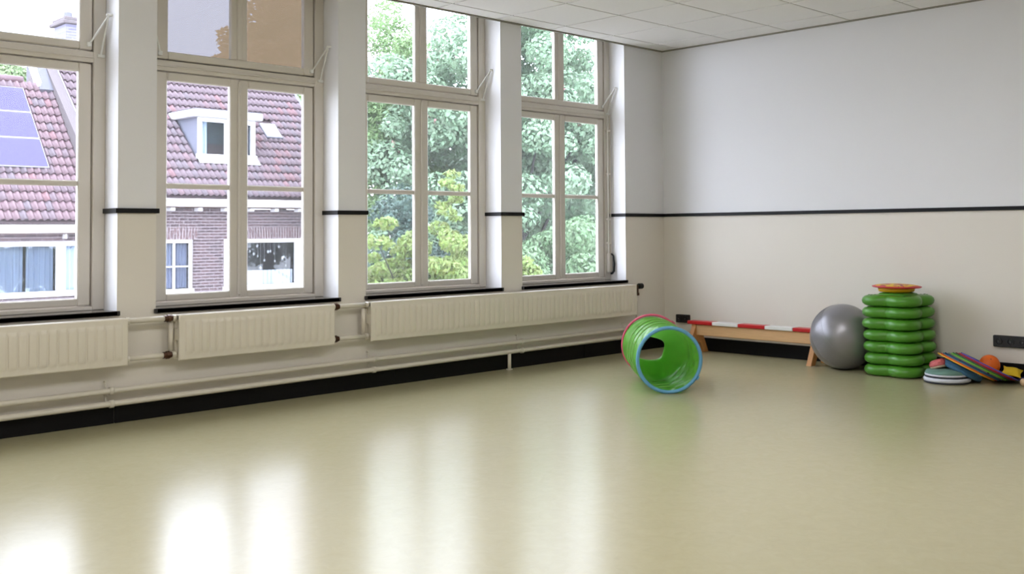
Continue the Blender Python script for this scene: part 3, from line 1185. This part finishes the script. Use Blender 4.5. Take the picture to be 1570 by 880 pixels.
def slab_on_roof(parent, name, m, D, Ze, th, y0, y1, s0, s1, n0, n1, bev=0.0):
    """box in roof coordinates: y along eaves, s up the slope, n off the plane"""
    b = MB().box(s0, s1, y0, y1, n0, n1, bev)
    v = [(D-p[0]*math.cos(th)+p[2]*math.sin(th), p[1], Ze+p[0]*math.sin(th)+p[2]*math.cos(th)) for p in b.v]
    return ob(name, mesh(name, v, [q[::-1] for q in b.f], m), parent)

def house_window(parent, y0, y1, z0, z1, D, mullions=(), bars=(), fw_=.075, glass=None, depth=.10):
    e = empty('house_window')
    e.parent = parent
    b = MB()
    x0, x1 = D-.04, D+.035
    b.box(x0, x1, y0, y1, z1-fw_, z1, .01)
    b.box(x0, x1+.05, y0-.03, y1+.03, z0-.02, z0+fw_, .01)
    b.box(x0, x1, y0, y0+fw_, z0+fw_, z1-fw_, .01)
    b.box(x0, x1, y1-fw_, y1, z0+fw_, z1-fw_, .01)
    for m_, wm in mullions:
        b.box(x0, x1, m_-wm/2, m_+wm/2, z0+fw_, z1-fw_, .008)
    for zb, ya_, yb_ in bars:
        b.box(x0+.02, x1-.01, ya_, yb_, zb-.018, zb+.018, .004)
    b.build('white_frame', M['hwhite'], e)
    ym = [y0+fw_]+[t for m_, wm in mullions for t in (m_-wm/2, m_+wm/2)]+[y1-fw_]
    for i in range(0, len(ym), 2):
        MB().box(D-.012, D-.006, ym[i], ym[i+1], z0+fw_, z1-fw_).build('pane', glass or M['hglass'], e)
    return e

def curtain(parent, y0, y1, z0, z1, x, m, folds, name='curtain', amp=.03):
    n = folds*8
    v, f = [], []
    for i in range(n+1):
        y = y0+(y1-y0)*i/n
        dx = amp*math.sin(2*PI*folds*i/n)+amp*.4*math.sin(2*PI*folds*.37*i/n+1)
        v += [(x+dx, y, z0), (x+dx, y, z1)]
    for i in range(n):
        f.append((2*i, 2*i+2, 2*i+3, 2*i+1))
    return ob(name, mesh(name, v, f, m, True), parent)

M['hglass'] = glass_mat('house_pane_glass', (0.9, 0.92, 0.94, 1), 1.0)

# --- house with the dormer
TH2, G2, W2, ZE2 = math.radians(43.0), .335, .150, 2.019
Y2A, Y2B = 1.86, 8.66
h2 = empty('brick_house', (HD, 5.2, GZ))
tag(h2, 'brick house with dormer and skylight in its tiled roof, across the street', 'house')
def P2(o):
    o.parent = h2
    o.matrix_parent_inverse = Matrix.Translation(Vector((HD, 5.2, GZ))).inverted()
    return o
def wall_with_holes(name, D, ya, yb, z0, z1, holes, m, thick=.30):
    b = MB()
    ycut = sorted(set([ya, yb]+[t for h_ in holes for t in h_[:2]]))
    for a, c_ in zip(ycut[:-1], ycut[1:]):
        hs = sorted([h_ for h_ in holes if h_[0] < (a+c_)/2 < h_[1]], key=lambda t: t[2])
        z = z0
        for h_ in hs:
            if h_[2] > z:
                b.box(D-thick, D, a, c_, z, h_[2])
            z = h_[3]
        if z < z1:
            b.box(D-thick, D, a, c_, z, z1)
    return ob(name, mesh(name, b.v, b.f, m))
holes2 = [(2.05, 3.843, -.30, .967), (4.658, 4.98, -.30, .967), (5.165, 7.75, -.30, .967)]
P2(wall_with_holes('front_wall', HD, Y2A, Y2B, GZ, 1.72, holes2, M['brick']))
P2(MB().box(HD-7.6, HD-.3, Y2A, Y2A+.2, GZ, 1.72).build('side_wall', M['brick']))
P2(MB().box(HD-7.6, HD-.3, Y2B-.2, Y2B, GZ, 1.72).build('side_wall', M['brick']))
P2(MB().box(HD-7.6, HD-7.4, Y2A+.2, Y2B-.2, GZ, 1.72).build('rear_wall', M['brick']))
P2(MB().box(HD-7.3, HD-.31, Y2A+.21, Y2B-.21, -.75, -.70).build('upper_floor', M['soffit']))
for a, c_ in ((1.95, 3.93), (5.06, 7.85)):
    n = int((c_-a)/.0625)
    for k in range(n):
        t = (k+.5)/n-.5
        sl = t*.16
        y = a+(k+.5)*(c_-a)/n
        hw = (c_-a)/n/2-.005
        v = [(HD-.05, y-hw, .967), (HD-.05, y+hw, .967), (HD-.05, y+hw+sl, 1.262), (HD-.05, y-hw+sl, 1.262),
             (HD+.012, y-hw, .967), (HD+.012, y+hw, .967), (HD+.012, y+hw+sl, 1.262), (HD+.012, y-hw+sl, 1.262)]
        f = [(4, 5, 6, 7), (0, 4, 7, 3), (1, 2, 6, 5), (3, 7, 6, 2), (0, 1, 5, 4)]
        P2(ob('lintel_brick', mesh('lintel_brick', v, f, M['sold'])))
# windows
hw1 = P2(house_window(None, 2.08, 3.843, -.30, .967, HD, [(3.02, .10), (3.39, .045)], [(.32, 3.07, 3.77)], .082))
curtain(hw1, 3.08, 3.75, -.2, .87, HD-.10, M['blind'], 8, amp=.025)
curtain(hw1, 2.16, 2.96, -.2, .87, HD-.10, M['blind'], 8, amp=.025)
hw2 = P2(house_window(None, 4.658, 4.98, -.30, .967, HD, [], [], .085))
hw3 = P2(house_window(None, 5.165, 7.75, -.30, .967, HD, [(6.72, .185)], [], .10))
curtain(hw3, 5.28, 6.62, -.20, .16, HD-.09, M['net'], 12, 'net_curtain', .02)
curtain(hw3, 6.82, 7.64, -.20, .16, HD-.09, M['net'], 8, 'net_curtain', .02)
rgx = random.Random(3)
for k in range(16):     # paper ornaments hanging behind the pane
    y, z = rgx.uniform(5.33, 6.58), rgx.uniform(.2, .80)
    s_ = rgx.uniform(.016, .034)
    b = MB()
    b.lathe([(.001, -s_*1.6), (s_, -s_*.3), (s_*.8, s_*.5), (.001, s_*1.4)], 8)
    b.tube([(0, 0, s_*1.2), (0, 0, .86-z)], .0025, 4)
    b.build('hanging_ornament', M['hwhite'], hw3, True, (HD-.09, y, z))
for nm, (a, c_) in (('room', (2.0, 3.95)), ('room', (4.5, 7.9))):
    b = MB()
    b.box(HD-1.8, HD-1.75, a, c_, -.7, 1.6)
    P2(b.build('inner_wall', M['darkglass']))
# gutter, fascia, brackets
P2(MB().box(HD-.30, HD+.26, Y2A, Y2B, 1.745, 1.775).build('soffit', M['soffit']))
b = MB()
b.box(HD+.20, HD+.34, Y2A-.05, Y2B+.1, 1.765, 1.955, .02)
P2(b.build('gutter', M['hwhite']))
yb_ = 3.258-.68
while yb_ < Y2B:
    P2(MB().box(HD, HD+.26, yb_-.055, yb_+.055, 1.66, 1.745, .012).build('gutter_bracket', M['hwhite']))
    yb_ += .68
# roof deck
S2 = 5.42
def roof_deck(D, Ze, th, ya, yb, S):
    v = []
    for s, n_ in ((-.05, -.02), (S, -.02), (S, -.16), (-.05, -.16)):
        v += [(D-s*math.cos(th)+n_*math.sin(th), y, Ze+s*math.sin(th)+n_*math.cos(th)) for y in (ya, yb)]
    f = [(0, 1, 3, 2), (2, 3, 5, 4), (4, 5, 7, 6), (6, 7, 1, 0), (0, 2, 4, 6), (1, 7, 5, 3)]
    return v, f
RD2 = HD+.22
def roofx(s):
    return HD-s*math.cos(TH2), ZE2+s*math.sin(TH2)
v, f = roof_deck(HD, ZE2, TH2, Y2A, Y2B, S2)
P2(ob('roof_deck', mesh('roof_deck', v, f, M['under'])))
xr, zr = roofx(S2)
v = [(2*xr-q[0], q[1], q[2]) for q in v]     # rear slope, mirrored about the ridge
P2(ob('rear_roof', mesh('rear_roof', v, f, M['tile1'])))
P2(MB().prism([(ZE2-.1, HD), (ZE2-.1, 2*xr-HD), (zr-.12, xr)], 1, Y2A+.02, Y2A+.2).build('gable', M['brick']))
P2(MB().prism([(ZE2-.1, HD), (ZE2-.1, 2*xr-HD), (zr-.12, xr)], 1, Y2B-.2, Y2B-.02).build('gable', M['brick']))
b = MB().tube([(xr, Y2A, zr+.03), (xr, Y2B, zr+.03)], .11, 12)
P2(b.build('ridge_tiles', M['tile2'], None, True))
# dormer opening in tiles
DY0, DY1, DXF = 4.478, 6.075, -19.095
s_base = (HD-DXF)/math.cos(TH2)
def skip2(y, s):
    if DY0-.02 < y < DY1+.02 and s_base-.25 < s < 3.35:
        return True
    return 6.79 < y < 7.30 and 2.40 < s < 3.05
def view2(y, s):
    t = s/5.4
    return 2.9+1.75*t < y < 7.2+1.7*t
tp = empty('tiled_roof')
P2(tp)
roof_tiles(tp, Y2A+.02, Y2B, HD, ZE2, TH2, G2, W2, 16, view2, skip2, [M['tile1'], M['tile2'], M['tileb'], M['tiler']], 4)
# verge board
slab_on_roof(tp, 'verge', M['lead'], HD, ZE2, TH2, Y2B-.06, Y2B+.06, -.05, S2, -.16, .06)
# dormer
dm = empty('dormer')
P2(dm)
ZD0, ZD1 = 3.03, 4.115
def slope_x(z):
    return HD-(z-ZE2)/math.tan(TH2)
for y0_, y1_ in ((DY0, DY0+.06), (DY1-.06, DY1)):
    MB().prism([(ZD0, DXF), (ZD1, DXF), (ZD1, slope_x(ZD1)-.1)][::1], 1, y0_, y1_).build('cheek', M['ckd'], dm)
hwd = house_window(dm, DY0, 5.32, ZD0+.02, ZD1, DXF+.02, [], [], .115)
hwe = house_window(dm, 5.46, DY1, ZD0+.02, ZD1, DXF+.02, [], [], .13)
MB().box(DXF-.06, DXF+.05, 5.32, 5.46, ZD0+.02, ZD1).build('post', M['hwhite'], dm)
curtain(hwd, 4.60, 4.78, ZD0+.13, ZD1-.1, DXF-.10, M['curtain'], 3)
MB().box(DXF-.55, DXF-.50, DY0+.07, DY1-.07, ZD0+.1, ZD1).build('room_behind', M['houseglass'], dm)
MB().box(DXF-1.6, DXF+.20, DY0-.16, DY1+.14, ZD1, ZD1+.19, .02).build('flat_roof', M['hwhite'], dm)
MB().box(DXF-1.55, DXF+.17, DY0-.13, DY1+.11, ZD1+.19, ZD1+.215).build('roof_felt', M['lead'], dm)
slab_on_roof(dm, 'apron_flashing', M['hwhite'], HD, ZE2, TH2, DY0-.02, DY1+.06, s_base-.24, s_base+.04, .055, .075)
# skylight
sk = empty('skylight')
P2(sk)
slab_on_roof(sk, 'skylight_frame', M['lead'], HD, ZE2, TH2, 6.80, 7.30, 2.48, 3.11, .0, .10, .01)
slab_on_roof(sk, 'skylight_glass', mat('skylight_glass', srgb(215, 220, 228), .12, spec=1.0), HD, ZE2, TH2, 6.83, 7.27, 2.52, 3.09, .095, .11, .004)
# chimney on the ridge
ch = empty('chimney')
P2(ch)
MB().box(-22.75, -21.9, 2.26, 3.10, 5.0, 6.62).build('stack', brick_mat('pale_chimney_brick', srgb(104, 102, 124), srgb(92, 90, 112), srgb(124, 122, 142)), ch)
MB().box(-22.85, -21.80, 2.16, 3.20, 6.62, 6.72, .02).build('corbel', M['render'], ch)
MB().box(-22.80, -21.85, 2.22, 3.14, 6.72, 6.82, .02).build('cap', M['render'], ch)
for yy in (2.45, 2.78):
    MB().tube([(-22.3, yy, 6.82), (-22.3, yy, 7.00)], [.12, .10], 12).build('chimney_pot', M['lead'], ch)
# party wall parapet between the two roofs
pw = empty('party_wall')
P2(pw)
slab_on_roof(pw, 'parapet', M['render'], HD, ZE2, TH2, 1.62, 1.86, .3, 5.6, -1.2, .13)
slab_on_roof(pw, 'coping', colmat('pale_coping_stone', (128, 124, 128), .8), HD, ZE2, TH2, 1.85, 1.88, .3, 5.6, .10, .145)

# --- house with solar panels
TH1, G1, W1, ZE1 = math.radians(48.0), .290, .148, 1.408
Y1A, Y1B = -5.6, 1.64
h1 = empty('brick_house', (HD, -2.0, GZ))
tag(h1, 'brick house carrying solar panels on its lower tiled roof, across the street', 'house')
def P1(o):
    o.parent = h1
    o.matrix_parent_inverse = Matrix.Translation(Vector((HD, -2.0, GZ))).inverted()
    return o
P1(wall_with_holes('front_wall', HD, Y1A, Y1B, GZ, 1.13, [(-2.4, 1.42, -.235, .965)], M['brick']))
P1(MB().box(HD-7.0, HD-.3, Y1A, Y1A+.2, GZ, 1.13).build('side_wall', M['brick']))
P1(MB().box(HD-7.0, HD-.3, Y1B-.2, Y1B, GZ, 1.13).build('side_wall', M['brick']))
P1(MB().box(HD-7.0, HD-6.8, Y1A+.2, Y1B-.2, GZ, 1.13).build('rear_wall', M['brick']))
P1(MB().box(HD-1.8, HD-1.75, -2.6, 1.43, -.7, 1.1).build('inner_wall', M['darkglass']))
hwa = P1(house_window(None, -2.4, 1.42, -.235, .965, HD, [(.828, .20), (-.92, .12)], [], .105))
curtain(hwa, -.84, .095, -.16, .88, HD-.12, M['curtain'], 7, amp=.04)
curtain(hwa, .15, .71, -.16, .88, HD-.12, M['curtain'], 5, amp=.04)
curtain(hwa, .94, 1.32, -.16, .88, HD-.12, M['curtain'], 4, amp=.04)
curtain(hwa, -2.3, -1.0, -.16, .88, HD-.12, M['curtain'], 9, amp=.04)
P1(MB().box(HD-.30, HD+.22, Y1A, Y1B, 1.13, 1.16).build('soffit', M['soffit']))
P1(MB().box(HD+.16, HD+.30, Y1A-.05, Y1B, 1.150, 1.335, .02).build('gutter', M['hwhite']))
P1(MB().box(HD, HD+.2, .86, .90, 1.02, 1.13, .01).build('gutter_bracket', M['hwhite']))
S1 = 4.70
v, f = roof_deck(HD, ZE1, TH1, Y1A, Y1B, S1)
P1(ob('roof_deck', mesh('roof_deck', v, f, M['under'])))
x1r, z1r = HD-S1*math.cos(TH1), ZE1+S1*math.sin(TH1)
v = [(2*x1r-q[0], q[1], q[2]) for q in v]
P1(ob('rear_roof', mesh('rear_roof', v, f, M['tile1'])))
P1(MB().prism([(ZE1-.1, HD), (ZE1-.1, 2*x1r-HD), (z1r-.12, x1r)], 1, Y1A+.02, Y1A+.2).build('gable', M['brick']))
tp1 = empty('tiled_roof')
P1(tp1)
roof_tiles(tp1, Y1B-W1*48, Y1B, HD, ZE1, TH1, G1, W1, 16,
           lambda y, s: y > -.5+s*.16, lambda y, s: y < .86 and 1.75 < s < 4.05, [M['tile2'], M['tile1'], M['tileb'], M['tiler']], 9)
MB().tube([(x1r, Y1A, z1r+.03), (x1r, 1.0, z1r+.03)], .09, 12).build('ridge_tiles', M['tile2'], tp1, True)
slab_on_roof(tp1, 'valley_flashing', M['lead'], HD, ZE1, TH1, 1.30, 1.64, 4.35, 5.35, -.05, .10)
slab_on_roof(tp1, 'verge_board', M['hwhite'], HD, ZE1, TH1, 1.28, 1.33, 4.45, 5.5, -.05, .22)
# panels
M['pv'] = mat('solar_cell_glass', srgb(62, 57, 90), 0.45, spec=.2, var=.06, scale=3)
M['alu'] = mat('aluminium', srgb(150, 150, 162), .5, metal=.3)
for k, (s0, s1, nm) in enumerate(((1.60, 2.54, 'lowest'), (2.56, 3.44, 'middle'), (3.46, 4.33, 'uppermost'))):
    e = empty('solar_panel')
    tag(e, '%s of the three blue solar panels on the tiled roof' % nm, 'solar panel', 'solar panels on the house roof')
    slab_on_roof(e, 'panel_frame', M['alu'], HD, ZE1, TH1, -.82, .915, s0, s1, .075, .105, .004)
    slab_on_roof(e, 'cells', M['pv'], HD, ZE1, TH1, -.80, .90, s0+.018, s1-.018, .1055, .109)
    for yy in (-.5, .55):
        slab_on_roof(e, 'mounting_rail', M['alu'], HD, ZE1, TH1, yy-.02, yy+.02, s0, s1, .02, .075)
    # put the Empty at the panel's own base
    c = Vector((HD-s0*math.cos(TH1), .05, ZE1+s0*math.sin(TH1)))
    e.location = c
    for chd in e.children:
        chd.location = -c
# pale rear building behind the ridge
rb_ = empty('rear_extension', (-26.7, 2.6, GZ))
tag(rb_, 'pale rendered building end showing behind the solar panel roof ridge', 'building')
b = MB().box(-.25, .25, .32, .80, 0, 10.6)
b.build('wall', colmat('pale_render', (92, 90, 98), .9), rb_)
MB().box(-.3, .3, .80, 1.25, 0, 10.7).build('brick_pier', M['render'], rb_)

# ------------------------------------------------------------------ trees
def leaf_cloud(clumps, n, size, up_bias=.25, aspect=.62, seed=0, droop=0.0, jit=.45):
    """clumps: [(cx,cy,cz,rx,ry,rz,weight)] -> verts, faces of kinked leaves on clump shells"""
    rg = np.random.default_rng(seed)
    C = np.array([c[:3] for c in clumps])
    Rr = np.array([c[3:6] for c in clumps])
    wgt = np.array([c[6] if len(c) > 6 else c[3]*c[5] for c in clumps])
    idx = rg.choice(len(clumps), n, p=wgt/wgt.sum())
    d = rg.normal(size=(n, 3))
    d /= np.linalg.norm(d, axis=1)[:, None]
    rad = 1-.30*rg.random(n)**1.6
    P = C[idx]+d*Rr[idx]*rad[:, None]
    nrm_ = d/Rr[idx]
    nrm_ /= np.linalg.norm(nrm_, axis=1)[:, None]
    nrm_ = nrm_+np.array([0, 0, up_bias])+rg.normal(size=(n, 3))*jit
    nrm_ /= np.linalg.norm(nrm_, axis=1)[:, None]
    t = rg.normal(size=(n, 3))
    t -= (t*nrm_).sum(1)[:, None]*nrm_
    t /= np.linalg.norm(t, axis=1)[:, None]
    bt = np.cross(nrm_, t)
    L_ = size*(.65+.7*rg.random(n))[:, None]
    W_ = L_*aspect*.5
    a = P-t*L_*.5
    b = P+bt*W_-nrm_*L_*.06
    c = P+t*L_*.5-nrm_*L_*(.12+droop)
    e_ = P-bt*W_-nrm_*L_*.06
    m_ = P+nrm_*L_*.05
    V = np.stack([a, b, c, e_, m_], 1).reshape(-1, 3)
    F = (np.arange(n)[:, None, None]*5+np.array([[0, 1, 4], [1, 2, 4], [2, 3, 4], [3, 0, 4]])[None]).reshape(-1, 3)
    return V, F

def fast_mesh(name, V, F, m):
    me = bpy.data.meshes.new(name)
    me.vertices.add(len(V))
    me.vertices.foreach_set('co', np.asarray(V, np.float32).ravel())
    me.loops.add(F.size)
    me.loops.foreach_set('vertex_index', np.asarray(F, np.int32).ravel())
    me.polygons.add(len(F))
    me.polygons.foreach_set('loop_start', np.arange(0, F.size, 3, dtype=np.int32))
    me.update(calc_edges=True)
    me.validate()
    me.materials.append(m)
    return me

def crown_clumps(center, radii, n, cr, seed, flat=.8, shell=.72):
    rg = np.random.default_rng(seed)
    out = []
    for k in range(n):
        d = rg.normal(size=3)
        d /= np.linalg.norm(d)
        if d[2] < -.5:
            d[2] *= -.5
        r = shell+(1-shell)*rg.random() if rg.random() < .8 else rg.random()*.8
        p = np.array(center)+d*np.array(radii)*r
        q = cr*(.65+.7*rg.random())
        out.append((p[0], p[1], p[2], q, q, q*flat))
    return out

M['bark'] = colmat('grey_brown_bark', (38, 37, 33), .9, var=.2, scale=12, stretch=(6, 6, 1))
def tree(name, label, cat, base, center, radii, nclump, cr, nleaf, size, col, seed, trunk=.18, extra=None, group=None, flat=.8, trans=.35, aspect=.62, core=None, island=.28, shell=.72, jit=.45):
    e = empty(name, base)
    tag(e, label, cat, group)
    cl = crown_clumps(center, radii, nclump, cr, seed, flat, shell)
    if extra:
        cl += extra
    V, F = leaf_cloud(cl, nleaf, size, seed=seed, aspect=aspect, jit=jit)
    V = V-np.array(base)
    o = ob('foliage', fast_mesh('foliage', V, F, mat(name+'_leaf_%d' % seed, srgb(*col), .45, spec=.35, trans=trans, island=island)), e)
    o['kind'] = 'stuff'
    b = MB()
    c0 = Vector(center)-Vector(base)
    top = c0+Vector((0, 0, radii[2]*.35))
    b.tube([(0, 0, 0), (c0.x*.4, c0.y*.4, c0.z*.5), (c0.x, c0.y, c0.z*.85), tuple(top)], [trunk*1.25, trunk, trunk*.75, trunk*.3], 10)
    b.build('trunk', M['bark'], e, True)
    b = MB()
    rg = random.Random(seed)
    for c_ in cl[::max(1, len(cl)//14)]:
        p1 = Vector((c0.x*.8, c0.y*.8, c0.z*(.55+.4*rg.random())))
        p2 = Vector(c_[:3])-Vector(base)
        mid = (p1+p2)/2+Vector((0, 0, -.1))
        b.tube([p1, mid, p2], [trunk*.22, trunk*.14, trunk*.07], 6)
    b.build('branches', M['bark'], e, True)
    return e, cl

# the large blue-green chestnut that fills the right-hand windows
CB = (-12.8, 9.8, GZ)
ec, clc = tree('chestnut_tree', 'tall blue-green chestnut tree with pink blossoms filling the last window', 'tree', CB, (-12.8, 9.8, 2.3), (2.6, 4.1, 5.0), 340, .48, 120000, .125,
               (126, 150, 122), 21, trunk=.26, flat=.75)
V, F = leaf_cloud([(c_[0]+.6*c_[3], c_[1]-.2, c_[2]+c_[5]*.6, .06, .06, .10, 1) for c_ in clc[::5]], 600, .07, seed=77)
o = ob('blossoms', fast_mesh('blossoms', V-np.array(CB), F, colmat('pink_blossom', (176, 120, 122), .6)), ec)
o['kind'] = 'stuff'
rgm = random.Random(12)
sprays = [(-7.45+rgm.uniform(-.2, .2), 3.45+rgm.uniform(-.28, .28)*(2.6-z)/1.2, z, .13, .15, .07) for z in (1.35, 1.45, 1.55, 1.65, 1.75, 1.85, 1.95, 2.1)]
tree('maple_tree', 'bright lime green maple with light leaves, nearest the third window', 'tree', (-7.3, 3.1, GZ), (-7.3, 3.1, -.15), (1.25, 1.9, 1.55), 300, .17, 36000, .095,
     (122, 139, 76), 31, trunk=.10, flat=.6, trans=.45, aspect=.55, island=.42, jit=.9, shell=.5,
     extra=sprays+[(-7.2, 1.75, .95, .22, .26, .12), (-7.2, 1.9, 1.25, .18, .2, .1), (-7.1, 4.5, .40, .4, .4, .2)])
tree('ash_tree', 'pale feathery green tree left of the chestnut, against the sky', 'tree', (-15.2, 7.5, GZ), (-15.2, 7.4, 2.7), (1.5, 1.4, 4.3), 90, .42, 36000, .12,
     (124, 150, 100), 41, trunk=.17, flat=1.1, aspect=.45, trans=.45)
tree('yew_bush', 'dark blue-green bush behind the lime maple', 'bush', (-10.3, 4.5, GZ), (-10.3, 4.5, -.4), (1.2, 1.6, 2.3), 60, .38, 22000, .09,
     (64, 86, 76), 51, trunk=.12)
tree('rhododendron_bush', 'rounded mid-green bush low in front of the chestnut', 'bush', (-9.0, 7.9, GZ), (-9.0, 7.9, -.8), (1.3, 2.1, 2.3), 90, .38, 34000, .10,
     (108, 134, 98), 61, trunk=.12)
tree('lime_tree', 'dense mid-green tree far behind the chestnut, seen through its gaps', 'tree', (-20.0, 17.5, GZ), (-20.0, 17.5, 1.6), (3.0, 4.6, 5.4), 150, .8, 40000, .24,
     (88, 112, 84), 101, trunk=.3)
tree('copper_beech', 'copper brown tree rising behind the dormer house', 'tree', (-31.5, 13.6, GZ), (-31.5, 13.9, 6.0), (3.0, 3.2, 4.8), 130, .75, 40000, .26,
     (170, 110, 74), 71, trunk=.3)
tree('garden_tree', 'small green tree top showing behind the solar panel roof', 'tree', (-29.2, 2.4, GZ), (-29.2, 2.4, 5.2), (1.4, 1.7, 1.5), 30, .5, 9000, .15,
     (124, 144, 100), 81, trunk=.16)
tree('gable_tree', 'fresh green tree at the far gable of the dormer house', 'tree', (-24.5, 11.4, GZ), (-24.5, 11.4, 3.9), (1.6, 1.8, 2.7), 40, .5, 12000, .15,
     (124, 150, 100), 91, trunk=.18)
